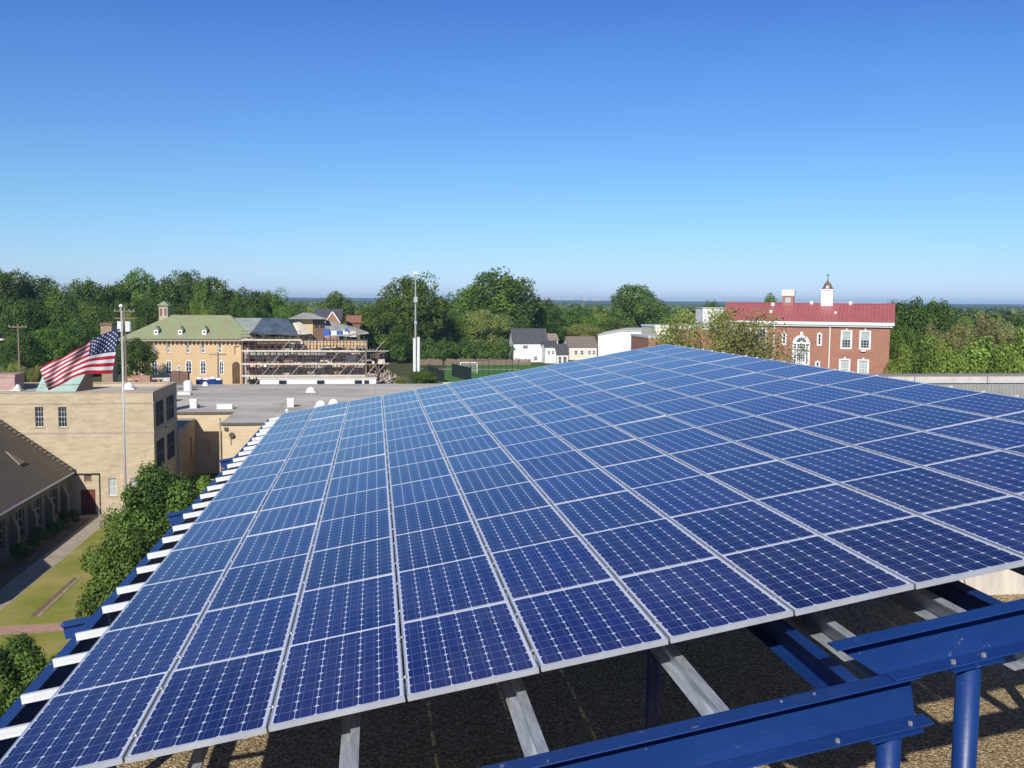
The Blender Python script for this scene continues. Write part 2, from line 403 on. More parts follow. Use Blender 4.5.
BLIND = simple('window_blinds', (.42, .47, .45), .6, 0, .12, 3)
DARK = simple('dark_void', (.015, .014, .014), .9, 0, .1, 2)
DOORM = simple('red_door_paint', (.17, .028, .02), .6, 0, .2, 2)
WOOD = simple('weathered_wood', (.27, .20, .14), .9, 0, .25, 2, .2, stretch=(8, 8, .6))
PLANK = simple('scaffold_plank', (.70, .62, .50), .8, 0, .15, 2)
RUST = simple('scaffold_steel', (.16, .10, .085), .7, .2, .25, 2)
SHEATH = simple('grey_sheathing', (.50, .46, .41), .8, 0, .35, .8)
COPPER = simple('green_copper', (.37, .50, .43), .6, 0, .12, 1.2)
COPB = simple('brown_copper', (.27, .16, .11), .5, .3, .2, 3)
BARK = simple('bark', (.13, .10, .07), .95, 0, .3, 3, .4, stretch=(4, 4, .6))
TARP = simple('blue_tarp', (.02, .10, .42), .5, 0, .15, 2)
ORANGE = simple('orange_tile', (.38, .16, .10), .8, 0, .2, 2)
PINKB = simple('brick_stack', (.48, .27, .20), .9, 0, .25, 3)
TURF = grassmat('sports_turf', (.06, .17, .04), (.085, .22, .05), (.11, .20, .06), .4)
LAWN = grassmat('lawn_grass', (.17, .205, .03), (.27, .29, .058), (.42, .335, .12), .8)
FIELD = grassmat('ground_cover', (.05, .075, .025), (.08, .10, .035), (.15, .13, .07), .45)
HILLM = simple('wooded_hill', (.045, .075, .03), .95, 0, .3, .006, .0)
ASPH = simple('asphalt', (.055, .055, .058), .9, 0, .15, .6)
SCREEN = simple('green_windscreen', (.01, .03, .025), .8, 0, .1, 2)
CITYM = simple('city_wall', (.62, .58, .57), .8, 0, .1, .01)
PAINTB = simple('car_paint_blue', (.02, .05, .25), .25, .1, .05, 1)
PAINTD = simple('car_paint_dark', (.02, .022, .025), .25, .1, .05, 1)
PAINTW = simple('car_paint_white', (.7, .7, .7), .25, 0, .03, 1)
RUBBER = simple('rubber', (.02, .02, .02), .8, 0, .1, 5)
LEAF_D = leafmat('foliage_dark', (.016, .042, .007), (.105, .175, .030))
LEAF_M = leafmat('foliage_mid', (.024, .060, .008), (.145, .235, .034))
LEAF_L = leafmat('foliage_light', (.065, .12, .018), (.26, .36, .06))
LEAF_N = leafmat('foliage_near', (.014, .042, .008), (.135, .225, .042))
LEAF_B = leafmat('foliage_brown', (.13, .15, .042), (.28, .275, .10))
LEAF_O = leafmat('foliage_olive', (.11, .15, .03), (.30, .33, .085))

# ------------------------------------------------------------------ ground, hills
g = MB(); xs = [-9000, -3000, -1000, -400, -200, -120, -80, -40, 0, 40, 80, 120, 200, 400, 1000, 3000, 9000]
ys = [-300, 0, 60, 100, 118, 122, 126, 130, 134, 138, 142, 146, 150, 190, 250, 320, 400, 500, 540, 800, 2000, 5000, 9000]
for y in ys:
    for x in xs: g.v.append((x, y, ground_z(x, y)))
for j in range(len(ys)-1):
    for i in range(len(xs)-1):
        a = j*len(xs)+i; g.f.append((a, a+1, a+1+len(xs), a+len(xs))); g.m.append(0)
tag(g.build('ground', FIELD), kind='structure')

def strip(name, pts, mat, z):
    m = MB(); m.face([(x, y, z) for x, y in pts]); return tag(m.build(name, mat), kind='structure')
strip('lawn', [(-27.9, 30), (-4.4, 30), (-4.4, 100), (-27.9, 92.3)], LAWN, .004)
strip('path', [(-25.5, 30), (-23.75, 30), (-23.75, 91.0), (-25.5, 91.0)], WALKM, .012)
strip('soil_bed', [(-27.35, 30), (-25.52, 30), (-25.52, 91.0), (-27.35, 91.0)], DIRT, .008)
strip('path', [(-27.3, 91.0), (-13.0, 91.0), (-13.0, 92.3), (-26.6, 92.3)], WALKM, .012)
m = MB()
L0 = [(-23.3, 59.2), (-21.7, 59.4), (-19.8, 59.5), (-17.9, 59.8), (-14, 60.6), (-9, 62)]
for (xa, ya), (xb, yb) in zip(L0[:-1], L0[1:]):
    m.face([(xa, ya, .012), (xb, yb, .012), (xb, yb+1.7, .012), (xa, ya+1.7, .012)])
tag(m.build('path', PINKW), kind='structure')
m = MB(); m.box(-21.12, -20.88, 62.8, 71.5, 0, .03)
tag(m.build('kerb', simple('sandy_edging', (.42, .33, .22), .9, 0, .2, 1.5)), kind='structure')
m = MB(); m.face([(-21.55, 62.6, .012), (-21.16, 62.6, .012), (-21.16, 71.3, .012), (-21.4, 71.3, .012)])
tag(m.build('soil_bed', DIRT), kind='structure')
# sports field
p0, p1, p2, p3 = atz(405, 381, 4.6), atz(560, 381, 4.6), atz(560, 366.5, 4.6), atz(405, 363, 4.6)
def gz(p, d=.0): return (p.x, p.y, ground_z(p.x, p.y)+d)
m = MB()
def gpoint(px, py, d):       # point on the sloping terrain
    z = 4.5
    for _ in range(12):
        p = atz(px, py, z); z = ground_z(p.x, p.y)
    return (p.x, p.y, z+d)
FL = [gpoint(412, 384, .03), gpoint(590, 383, .03), gpoint(590, 367, .03), gpoint(412, 366.5, .03)]
rows_ = []
for y_ in (172, 190, 212, 233.5):
    za = ground_z(20, y_)+.035; rows_.append([(.10*y_-6, y_, za), (.34*y_, y_, za)])
for (a_, b_), (c_, d_) in zip(rows_[:-1], rows_[1:]): m.face([a_, b_, d_, c_])
tag(m.build('sports_field', TURF), kind='structure')
m = MB(); a, b_ = Vector(gpoint(418, 369.5, .05)), Vector(gpoint(520, 369.8, .05)); m.face([a, b_, b_+Vector((0, 1.4, 0)), a+Vector((0, 1.4, 0))])
tag(m.build('field_line', COPING), kind='structure')
m = MB(); a, b_ = Vector(gpoint(236, 386, .05)), Vector(gpoint(400, 386, .05))
m.face([(-60, 151, 5.03), (8, 151, 5.03), (8, 171, 5.03), (-60, 171, 5.03)]); tag(m.build('car_park', ASPH), kind='structure')

def ridge(D, zb, amp, seed, x0=-1.0, x1=1.5, n=240):
    rs = np.random.RandomState(seed); m = MB()
    xs = np.linspace(x0*D, x1*D, n); ph = rs.rand(8)*6.28
    h = np.zeros(n)
    for k in range(8): h += np.sin(xs/D*(3+k*k*1.7)+ph[k])/(1+k*.8)
    h = zb + amp*h/2 + rs.rand(n)*amp*.25
    for x, z in zip(xs, h):
        m.v += [(x, D-D*.12, 0), (x, D-D*.03, z*.75), (x, D, z), (x, D+D*.15, 0)]
    for i in range(n-1):
        for j in range(3):
            a = i*4+j; m.f.append((a, a+4, a+5, a+1)); m.m.append(0)
    return tag(m.build('hill', HILLM), kind='structure')
ridge(7600, 33, 5, 1); ridge(5200, 27.5, 5, 2); ridge(3300, 18, 5, 3); ridge(2200, 13, 4, 4)

# ------------------------------------------------------------------ foliage
def crown_quads(rs, rx, ry, rz, nl, n, s, cz=0.0, flat=.35, rmin=.5, lr=(.34, .5), rmax=.72, jit=.03):
    d = rs.normal(size=(nl, 3)); d /= np.linalg.norm(d, axis=1)[:, None]
    d[:, 2] = np.where(d[:, 2] < -.55, -d[:, 2], d[:, 2])
    c = d*(rmin+rs.rand(nl, 1)*(rmax-rmin)); r = lr[0]+rs.rand(nl)*(lr[1]-lr[0])
    li = rs.randint(0, nl, n); u = rs.normal(size=(n, 3)); u /= np.linalg.norm(u, axis=1)[:, None]
    rad = r[li]*(1.06-.45*rs.rand(n)**2.2); p = c[li]+u*rad[:, None]
    dist = np.linalg.norm(p[:, None, :]-c[None], axis=2)/r[None]
    keep = (dist.min(axis=1) > .68) | (rs.rand(n) < .05)
    p, u, li = p[keep], u[keep], li[keep]
    tone = rs.rand(nl)[li]*.75+rs.rand(len(p))*.35
    p[:, 2] = np.where(p[:, 2] < 0, -np.abs(p[:, 2])**.75, p[:, 2]); p = p+rs.normal(size=p.shape)*jit; p = p*[rx, ry, rz]+[0, 0, cz]
    nrm = u+rs.normal(size=u.shape)*.42+np.array([0, 0, .15]); nrm /= np.linalg.norm(nrm, axis=1)[:, None]
    t = np.cross(nrm, rs.normal(size=u.shape)); t /= np.linalg.norm(t, axis=1)[:, None]; b = np.cross(nrm, t)
    sz = s*(.6+rs.rand(len(p), 1)*.8)
    t, b = t*sz*.5, b*sz*.36
    # pointed leaf-spray shape
    Q = np.stack([p-t, p-b*1.0, p+t, p+b], 1)
    return Q, tone
def limb(mb, a, b_, r0, r1, seg=3, wob=.12, rs=random):
    a, b_ = Vector(a), Vector(b_); L = (b_-a).length; pts = [a]
    for i in range(1, seg+1):
        t = i/seg; j = L*wob*(1 if i < seg else 0)
        pts.append(a.lerp(b_, t)+Vector((rs.uniform(-j, j), rs.uniform(-j, j), rs.uniform(-j, j)*.3)))
    for i in range(seg):
        mb.tube(pts[i], pts[i+1], r0+(r1-r0)*i/seg, r0+(r1-r0)*(i+1)/seg, 7, cap=False)
    return pts
def make_tree(name, seed, H, W, mat, n=6000, s=.55, nl=26, cb=.18, flat=None, rmin=.45, lr=(.30, .46), trunk_r=None, limbs=7, rmax=.72):
    """tree of height H and crown width W at the origin; root is returned unlabelled"""
    rs = np.random.RandomState(seed); rr = random.Random(seed)
    root = bpy.data.objects.new(name, None); COL.objects.link(root)
    zc, rz = H*(cb+1)/2, H*(1-cb)/2
    Q, tone = crown_quads(rs, W/2*.92, W/2*.92, rz*.95, nl, n, s, zc, rmin=rmin, lr=lr, rmax=rmax, jit=.05 if n > 30000 else .03)
    me = quads_mesh('crown', Q, mat, tone); o = bpy.data.objects.new('crown', me); COL.objects.link(o); o.parent = root
    tr = trunk_r or H*.018; mb = MB()
    limb(mb, (0, 0, -.3), (0, 0, H*.55), tr*1.3, tr*.6, 4, .03, rr)
    for i in range(limbs):
        a = i*2.4+rr.uniform(-.4, .4); z0 = H*(.22+.3*i/limbs); L = W*.33*rr.uniform(.7, 1.1)
        p = limb(mb, (0, 0, z0), (math.cos(a)*L, math.sin(a)*L, z0+H*rr.uniform(.15, .32)), tr*.5, tr*.14, 3, .1, rr)
        for k in (1, 2):
            limb(mb, p[k], p[k]+Vector((math.cos(a+k)*L*.4, math.sin(a+k)*L*.4, H*.1)), tr*.22, tr*.06, 2, .1, rr)
    mb.build('trunk', BARK, root)
    return root
VARS = {}
def variant(kind):
    if kind not in VARS:
        k, i = kind
        spec = {'dark': (LEAF_D, 24, 18), 'mid': (LEAF_M, 22, 18), 'light': (LEAF_L, 14, 13), 'brown': (LEAF_B, 11, 9), 'olive': (LEAF_O, 13, 11)}[k]
        mat, H, W = spec
        VARS[kind] = [make_tree('tree', hash_(k)+i*13, H, W, mat, n=26000, s=.50 if k in ('dark', 'mid') else .26, nl=(60 if k in ('dark', 'mid') else 36)+6*i, cb=.03, lr=(.14, .31) if k in ('dark', 'mid') else (.18, .34), rmin=.35, rmax=.86), H, W, False]
    return VARS[kind]
def hash_(k): return sum(ord(c) for c in k)
def plant(kind, px, ytop, wpx, Y, label, group=None, name='tree', cat='tree', base=None):
    """tree standing on the terrain at distance Y whose crown reaches up to the sight line of (px, ytop)"""
    v = variant(kind); p = at(px, ytop, Y); z0 = ground_z(p.x, Y) if base is None else base
    e = at(px+wpx, ytop, Y); Wd = (e-p).length; Hh = p.z-z0
    if not v[3]: o = v[0]; v[3] = True
    else: o = copy_tree(v[0])
    o.name = name
    o.location = (p.x, Y, z0); sx = Wd/v[2]; o.scale = (sx, sx*random.uniform(.85, 1.05), Hh/v[1])
    o.rotation_euler = (0, 0, random.uniform(0, 6.28))
    tag(o, label, cat, group)
    return o

WOOD_L = 'deciduous tree in the wood rising behind the stone building and chimney at the far left'
WOOD_B = 'deciduous tree in the wood directly behind the green-roofed brick building'
rowsL = [(-22,262,80,255),(6,267,70,250),(34,269,64,258),(58,282,52,252),(88,271,72,248),(112,281,58,256),(-10,292,70,218),(24,296,66,212),(58,298,70,216),(92,304,60,210),(-14,326,58,188),(20,330,50,182),(48,326,52,186),(78,318,60,196),(104,312,54,200)]
for i, (px, yt, wp, Y) in enumerate(rowsL):
    plant(('dark' if i % 3 else 'mid', i % 4), px, yt, wp, Y, WOOD_L, 'trees of the wood at far left')
rowsB = [(136,268,64,262),(162,273,60,255),(186,267,64,265),(212,274,58,258),(230,286,52,262),(248,284,54,255),(270,286,50,262),(132,292,58,232),(160,296,54,228),(192,295,58,232),(222,298,54,228),(254,300,52,230),(282,305,42,236)]
for i, (px, yt, wp, Y) in enumerate(rowsB):
    plant(('mid' if i % 3 == 0 else 'dark', (i+1) % 4), px, yt, wp, Y, WOOD_B, 'trees of the wood behind the brick building')
plant(('light', 0), 197, 292, 26, 205, 'bright yellow-green tree rising above the green slate roof, amid darker trees')
plant(('light', 1), 128, 296, 22, 208, 'small bright green tree standing left of the stone roof turret')
HB = 'low hedge tree along the roof line left of the big flag'
for i, (px, yt, wp, Y) in enumerate([(-4,366,28,150),(16,361,26,152),(36,364,24,150),(58,368,24,151)]):
    plant(('olive', i % 2), px, yt, wp, Y, HB, 'hedge trees beyond the tan building roof', 'hedge_tree')
plant(('dark', 2), 136, 335, 54, 163, 'dark tree against the left end of the yellow brick facade', name='tree')
plant(('mid', 1), 334, 291, 66, 300, 'round tree on the skyline behind the gabled house')
plant(('mid', 0), 296, 301, 30, 330, 'small far tree on the skyline left of the gabled house')
plant(('light', 0), 312, 308, 44, 262, 'pale green tree between the hip-roofed tower and the wood')
plant(('mid', 3), 410, 270, 84, 255, 'tall rounded tree behind the sports light pole, tallest crown near it')
plant(('mid', 2), 378, 300, 64, 250, 'bushy tree left of the sports light pole, beside the scaffolding')
plant(('dark', 1), 436, 294, 46, 262, 'dark tree leaning against the right of the tall tree by the light pole')
plant(('dark', 3), 404, 326, 48, 248, 'lower dark tree at the foot of the sports light pole')
plant(('dark', 0), 445, 328, 56, 270, 'dark shadowed tree behind the goal, left of the white house')
plant(('mid', 2), 502, 268, 98, 290, 'broadest tall tree on the skyline above the white gabled house')
plant(('mid', 1), 470, 284, 58, 300, 'left shoulder of foliage beside the broadest skyline tree')
plant(('dark', 2), 542, 296, 52, 305, 'dark tree just right of the broadest skyline tree')
plant(('olive', 0), 488, 308, 60, 268, 'olive green spreading tree in front of the broadest skyline tree')
plant(('mid', 3), 460, 314, 52, 272, 'mid green tree behind the wooden fence left of the olive tree')
plant(('dark', 1), 518, 322, 46, 275, 'dark tree tight against the left wall of the white house')
plant(('mid', 0), 637, 282, 62, 330, 'round dome-shaped tree on the skyline above the white flat building')
plant(('mid', 2), 576, 306, 52, 330, 'bushy tree behind the small grey-roofed house, leftmost of its row')
plant(('light', 1), 600, 304, 54, 335, 'soft green tree in the middle of the row behind the white flat building')
plant(('mid', 3), 616, 316, 50, 320, 'lower tree directly above the roof of the white flat building')
plant(('olive', 1), 585, 322, 44, 318, 'pale green tree behind the grey roof of the small house')
plant(('dark', 0), 556, 326, 30, 322, 'dark tree between the white house and the small grey-roofed house')
plant(('olive', 1), 685, 308, 30, 280, 'olive tree right of the white flat building on the skyline')
plant(('mid', 1), 769, 293, 40, 170, 'tree crown peeping over the red metal roof left of its chimney')
plant(('dark', 3), 712, 298, 22, 200, 'thin dark tree beyond the white rooftop box at the left of the red roof')
# right side
plant(('dark', 2), 908, 293, 62, 150, 'tall dark tree standing right of the red brick building')
plant(('dark', 0), 934, 291, 58, 154, 'dark tree on the right flank of the tall tree by the brick building')
plant(('mid', 0), 902, 322, 40, 135, 'mid green tree touching the right end of the brick building')
for i, (px, yt, wp, Y) in enumerate([(956,319,44,150),(985,313,50,165),(1014,322,42,160),(932,324,34,140)]):
    plant(('brown', i % 2), px, yt, wp, Y, ['brownish tree behind the bright green trees, left of the tallest brown one', 'largest russet brown tree standing above the bright green trees at right',
         'brownish tree at the right edge of the picture behind the bright green trees', 'small brownish tree between the tall dark tree and the bright green trees'][i])
plant(('dark', 1), 1020, 314, 30, 185, 'dark tree at the far right edge behind the brown trees')
for i, (px, yt, wp, Y) in enumerate([(930,334,90,98),(974,324,118,106),(1022,326,108,102),(1076,326,90,100),(903,345,60,104),(952,346,90,86),(1006,344,94,84)]):
    plant(('light', i % 2), px, yt, wp, Y, ['bright green tree behind the white coping, second from the left', 'broad bright green tree, tallest of those behind the white coping', 'bright green tree near the right edge behind the white coping',
        'bright green tree cut by the right edge of the picture', 'small green tree leftmost behind the white coping beside the brick building', 'low bright green tree close behind the middle of the white coping', 'low bright green tree close behind the right part of the white coping'][i])

ordn0 = ['first', 'second', 'third', 'fourth']
# near trees beside the building
def near_tree(name, px, ytop, wpx, Y, seed, mat, label, n=17000, s=.26, cb=.05, group=None, leafcat='tree', **k):
    p = at(px, ytop, Y); z0 = ground_z(p.x, Y); Wd = (at(px+wpx, ytop, Y)-p).length
    o = make_tree(name, seed, p.z-z0, Wd, mat, n, s, cb=cb, **k)
    o.location = (p.x, Y, z0); tag(o, label, leafcat, group); return o
near_tree('tree', 160, 464, 108, 66, 31, LEAF_N, 'leafy green tree in front of the flagpole foot and stone facade', n=60000, s=.19, nl=80, lr=(.12, .28), rmin=.25, rmax=.93)
near_tree('tree', 128, 532, 116, 58, 32, LEAF_N, 'lower green tree beside the lawn, touching the blue edge beam', n=60000, s=.18, nl=80, lr=(.12, .28), rmin=.25, rmax=.93)
near_tree('shrub', 14, 640, 92, 44, 33, LEAF_N, 'bushy green shrub at the lower left edge of the picture', n=50000, s=.13, nl=70, lr=(.12, .28), rmin=.25, rmax=.93, leafcat='shrub')
near_tree('shrub', 60, 652, 60, 43, 36, LEAF_N, 'small shrub under the blue edge beam right of the bushy shrub', n=15000, s=.15, nl=24, lr=(.22, .38), leafcat='shrub')
near_tree('shrub', -40, 648, 70, 45, 37, LEAF_N, 'shrub cut off by the left edge below the pink path', n=15000, s=.15, nl=24, lr=(.22, .38), leafcat='shrub')
near_tree('shrub', 78, 606, 15, 52, 38, LEAF_N, 'tiny shrub on the pink path beside the blue outrigger', n=1500, s=.16, nl=9, leafcat='shrub')
near_tree('hedge_bush', 202, 473, 34, 92, 34, LEAF_L, 'sunlit bright green hedge at the mouth of the alley', n=6000, s=.22, nl=14, leafcat='hedge')
near_tree('hedge_bush', 225, 481, 26, 88, 35, LEAF_L, 'hedge below the yellow stone corner, half behind the array', n=5000, s=.22, nl=14, leafcat='hedge')
for i, (x_, y_, w_) in enumerate(((-26.7, 88, 1.5), (-26.8, 84.6, 1.2), (-26.7, 80.4, 1.6), (-26.6, 76, 1.4))):
    o = make_tree('shrub', 60+i, w_*1.1, w_*1.3, LEAF_D, 1500, .16, 12, cb=0); o.location = (x_, y_, 0)
    tag(o, 'dark shrub at the foot of the stone hall wall, %s from the red door' % ordn0[i], 'shrub', 'shrubs along the stone hall')
# sparse half-bare tree in front of the red brick building
def sparse_tree(px, ytop, wpx, Y, seed, mat, label, n):
    p = at(px, ytop, Y); W = (at(px+wpx, ytop, Y)-p).length; H = p.z; rs = np.random.RandomState(seed); rr = random.Random(seed)
    root = thing('sparse_tree', label, 'tree', (p.x, Y, 0)); mb = MB(); tips = []
    limb(mb, (0, 0, -.3), (0, 0, H*.6), .28, .16, 4, .02, rr)
    for i in range(22):
        a = rr.uniform(0, 6.28); z0 = H*rr.uniform(.4, .62); L = W*rr.uniform(.25, .5)
        e = Vector((math.cos(a)*L, math.sin(a)*L, H*rr.uniform(.72, .97)-L*.12))
        pts = limb(mb, (0, 0, z0), e, .10, .03, 5, .06, rr)
        for q in pts[2:]:
            for k in range(3):
                b_ = q+Vector((rr.uniform(-1.3, 1.3), rr.uniform(-1.3, 1.3), rr.uniform(.1, 1.2)))
                limb(mb, q, b_, .03, .01, 2, .1, rr); tips.append((q+b_)/2); tips.append(b_)
    mb.build('trunk', BARK, root)
    T = np.array([tuple(t) for t in tips]); idx = rs.randint(0, len(T), n); P = T[idx]+rs.normal(size=(n, 3))*.36
    P[:, 2] = np.minimum(P[:, 2], H*.99)
    nr = rs.normal(size=(n, 3)); t = np.cross(nr, rs.normal(size=(n, 3))); t /= np.linalg.norm(t, axis=1)[:, None]
    b = np.cross(nr/np.linalg.norm(nr, axis=1)[:, None], t); sz = .14*(.6+rs.rand(n, 1)*.8)
    Q = np.stack([P-t*sz*.5, P-b*sz*.35, P+t*sz*.5, P+b*sz*.35], 1)
    o = bpy.data.objects.new('crown', quads_mesh('crown', Q, mat, rs.rand(n)*.5+rs.rand(len(T))[idx]*.5)); COL.objects.link(o); o.parent = root
sparse_tree(712, 306, 108, 62, 51, LEAF_O, 'thin olive tree with bare twigs behind the peak of the solar array', 42000)
sparse_tree(756, 320, 70, 58, 52, LEAF_B, 'thin browning tree in front of the left windows of the brick building', 24000)

# undergrowth behind the field fence, one mass
rs = np.random.RandomState(15); QS = []; TS = []
for k in range(38):
    px_ = 385+k*3.3; Y_ = 241+rs.rand()*10; p = at(px_, 360, Y_); h = 3.2+rs.rand()*3.2
    Q, t = crown_quads(rs, 2.4, 2.2, h*.55, 9, 800, .42, h*.5); QS.append(Q+np.array([p.x, Y_, ground_z(p.x, Y_)])[None, None]); TS.append(t)
o = bpy.data.objects.new('undergrowth', quads_mesh('undergrowth', np.concatenate(QS), LEAF_D, np.concatenate(TS))); COL.objects.link(o)
tag(o, 'dense dark undergrowth behind the wooden fence of the sports field', 'undergrowth', kind='stuff')
# distant woods, one mass
rs = np.random.RandomState(5); QS = []; TS = []
nt_ = 3600
Dd = 330*np.exp(rs.rand(nt_)*np.log(2600/330.)); az = R(-20)+rs.rand(nt_)*R(65)
for D, a in zip(Dd, az):
    x, y = D*math.sin(a), D*math.cos(a)
    if y < 320: continue
    h = 9+rs.rand()*5+min(4, D/700); wd = 6+rs.rand()*5
    if D > 1400: wd *= 2.2
    n = 70 if D < 900 else 40
    Q, t = crown_quads(rs, wd, wd, h*.5, 7, n, 3.4 if D < 900 else 6.5, h*.5, lr=(.4, .6))
    QS.append(Q+np.array([x, y, ground_z(x, y)])[None, None]); TS.append(t)
o = bpy.data.objects.new('distant_woods', quads_mesh('distant_woods', np.concatenate(QS), LEAF_M, np.concatenate(TS))); COL.objects.link(o)
tag(o, 'far wooded plain stretching to the blue hills at the horizon', 'woods', kind='stuff')

# city on the horizon
rs2 = random.Random(9)
for i in range(17):
    px = 544+i*3.9+rs2.uniform(-1.5, 1.5); hh = [3, 2, 4, 2.4, 3.2, 2.2, 2, 3.4, 2.6, 3, 2.2, 3.4, 2, 2.8, 2.2, 2.4, 1.8][i]
    p = at(px, 301.2-hh*1.15, 6900); wdt = rs2.uniform(22, 44)
    m = MB(); m.box(-wdt/2, wdt/2, -10, 10, 0, p.z); m.box(-wdt/4, wdt/5, -6, 6, p.z, p.z+3); 
    o = m.build('tower_block', CITYM); o.location = (p.x, 6900+rs2.uniform(-200, 200), 0)
    tag(o, 'tiny pale tower block of the distant city on the horizon between the tall trees', 'building', 'distant city buildings')

# ------------------------------------------------------------------ window builders (local: x right, y inward, z up)
def window(parent, x0, x1, z0, z1, y=0.0, cols=2, rows=2, fw=.07, frame=WHITE, glass=GLASS, recess=.12, sill=False, name='window', surround=0.0, proud=.03):
    f = MB(); a, b_ = y+recess-.05, y+recess
    f.box(x0, x0+fw, a, b_, z0, z1); f.box(x1-fw, x1, a, b_, z0, z1)
    f.box(x0+fw, x1-fw, a, b_, z0, z0+fw); f.box(x0+fw, x1-fw, a, b_, z1-fw, z1)
    t = fw*.5
    for i in range(1, cols):
        xc = x0+(x1-x0)*i/cols; f.box(xc-t/2, xc+t/2, a+.012, b_-.004, z0+fw, z1-fw)
    for j in range(1, rows):
        zc = z0+(z1-z0)*j/rows; tt = t*(1.8 if rows % 2 == 0 and j == rows//2 else 1)
        f.box(x0+fw, x1-fw, a+.008, b_-.002, zc-tt/2, zc+tt/2)
    if surround:
        s = surround
        f.box(x0-s, x0, y-proud, y+.01, z0-s, z1+s); f.box(x1, x1+s, y-proud, y+.01, z0-s, z1+s)
        f.box(x0, x1, y-proud, y+.01, z1, z1+s); f.box(x0, x1, y-proud, y+.01, z0-s, z0)
        f.box((x0+x1)/2-s*.6, (x0+x1)/2+s*.6, y-proud-.03, y-.002, z1+s*.9, z1+s*2.4)
    o = f.build(name, frame, parent)
    p = MB(); p.box(x0+fw*.5, x1-fw*.5, b_+.005, b_+.03, z0+fw*.5, z1-fw*.5); p.build('pane', glass, o)
    if sill:
        q = MB(); q.box(x0-.1, x1+.1, y-.07, y+recess-.055, z0-.1, z0-.003); q.build('sill', TANTRIM, o)
    return o
def arch_pts(x0, x1, z0, z1, n=10):
    r = (x1-x0)/2; cx = (x0+x1)/2; zc = z1-r
    return [(x0, z0), (x1, z0)] + [(cx+r*math.cos(math.pi*i/n), zc+r*math.sin(math.pi*i/n)) for i in range(n+1)]
def arch_window(parent, x0, x1, z0, z1, y, frame=WHITE, glass=GLASS, fw=.12, mull=1, name='window', proud=.05):
    n = 12; o_, i_ = arch_pts(x0, x1, z0, z1, n), arch_pts(x0+fw, x1-fw, z0+fw, z1-fw, n); f = MB(); k = len(o_)
    for i in range(k):
        j = (i+1) % k
        A, B, C_, D = o_[i], o_[j], i_[j], i_[i]
        f.prism([(A[0], y-proud, A[1]), (B[0], y-proud, B[1]), (C_[0], y-proud, C_[1]), (D[0], y-proud, D[1])], (0, proud-.002, 0))
    r = (x1-x0)/2
    for m_ in range(1, mull+1):
        xc = x0+(x1-x0)*m_/(mull+1); f.box(xc-fw*.3, xc+fw*.3, y-proud*.7, y-.012, z0+fw, z1-r if mull > 1 else z1-fw)
    nz = 5 if mull > 1 else 3
    for q in range(1, nz+1):
        zc = z0+(z1-r-z0)*q/nz; f.box(x0+fw, x1-fw, y-proud*.6, y-.014, zc-fw*.2, zc+fw*.2)
    o = f.build(name, frame, parent)
    p = MB(); p.prism([(a, y-.012, b_) for a, b_ in i_], (0, .008, 0)); p.build('pane', glass, o)
    return o

# ------------------------------------------------------------------ our own building and gravel roof
GR = 14.0
m = MB(); m.box(-4.15, 46, -14, 44, 0, GR-.05)
own = thing('rooftop_building', 'building under the solar array with a brown pea gravel roof', 'building')
m.build('wall', TAN, own)
m = MB(); m.box(-3.9, 45.7, -13.7, 43.7, GR-.046, GR); m.build('gravel_roof', GRAVEL, own)
m = MB(); m.box(-4.25, -3.9, -14.1, 44.1, GR-.3, GR+.8); m.box(-3.9, 46, 43.7, 44.1, GR-.3, GR+.25); m.build('parapet', CONC, own)  # left parapet is raised, out of view, to hold back sky light

ph = thing('sky_blocker', 'unseen rooftop block under the camera, added to cut sky light beneath the array', 'sky_blocker')
m = MB(); m.box(-3.6, 16, -13, 2.1, GR+.002, 18.3); m.build('wall', DKB, ph)  # unseen block added to keep sky light off the gravel; dark brick cuts bounce
m = MB(); m.box(-3.7, 16.1, -13.1, 2.2, 18.302, 18.42); m.build('roof', ROOFG, ph)
# ------------------------------------------------------------------ solar array
T = 0.175720966
G0 = Vector((-2.81606, 7.02490, CAMZ-3.48979))
E1 = Vector((math.cos(T), 0, math.sin(T))); E2 = Vector((0, 1, 0)); E3 = Vector((-math.sin(T), 0, math.cos(T)))
def loc(u, v, w_=0.0): return G0+E1*u+E2*v+E3*w_
AM = Matrix((E1, E2, E3)).transposed().to_4x4()
CW, RW = 1.03, 1.655
ordn = ['first','second','third','fourth','fifth','sixth','seventh','eighth','ninth','tenth','eleventh','twelfth','thirteenth','fourteenth']

def panel_proto():
    root = bpy.data.objects.new('solar_panel', None); COL.objects.link(root); root.empty_display_size = .2
    x0, x1, y0, y1 = .004, 1.015, .003, 1.652; L = .0105; th = .046
    f = MB(); f.box(x0, x0+L, y0, y1, -th, 0); f.box(x1-L, x1, y0, y1, -th, 0)
    f.box(x0+L, x1-L, y0, y0+L, -th, 0); f.box(x0+L, x1-L, y1-L, y1, -th, 0)
    f.build('frame', ALU, root)
    gl = MB(); a0, a1, b0, b1 = x0+L-.004, x1-L+.004, y0+L-.004, y1-L+.004
    gl.v = [(a0,b0,-.003),(a1,b0,-.003),(a1,b1,-.003),(a0,b1,-.003),(a0,b0,-.009),(a1,b0,-.009),(a1,b1,-.009),(a0,b1,-.009)]
    gl.f = [(0,1,2,3),(7,6,5,4)]; gl.m = [0,1]
    sc = .9999
    gl.build('glass', [CELLS, WHITE], root, uv=[(p[0]-x0+.003, p[1]-y0+.003) for p in gl.v])
    for k in (.21, .75):
        c = MB(); yc = RW*k
        c.box(x1-.012, CW+x0+.012, yc-.02, yc+.02, .0015, .006); c.tube((x1+.018, yc, .006), (x1+.018, yc, .016), .009, n=6)
        c.build('clamp', BOLT, root)
    return root
pp = panel_proto(); first = True
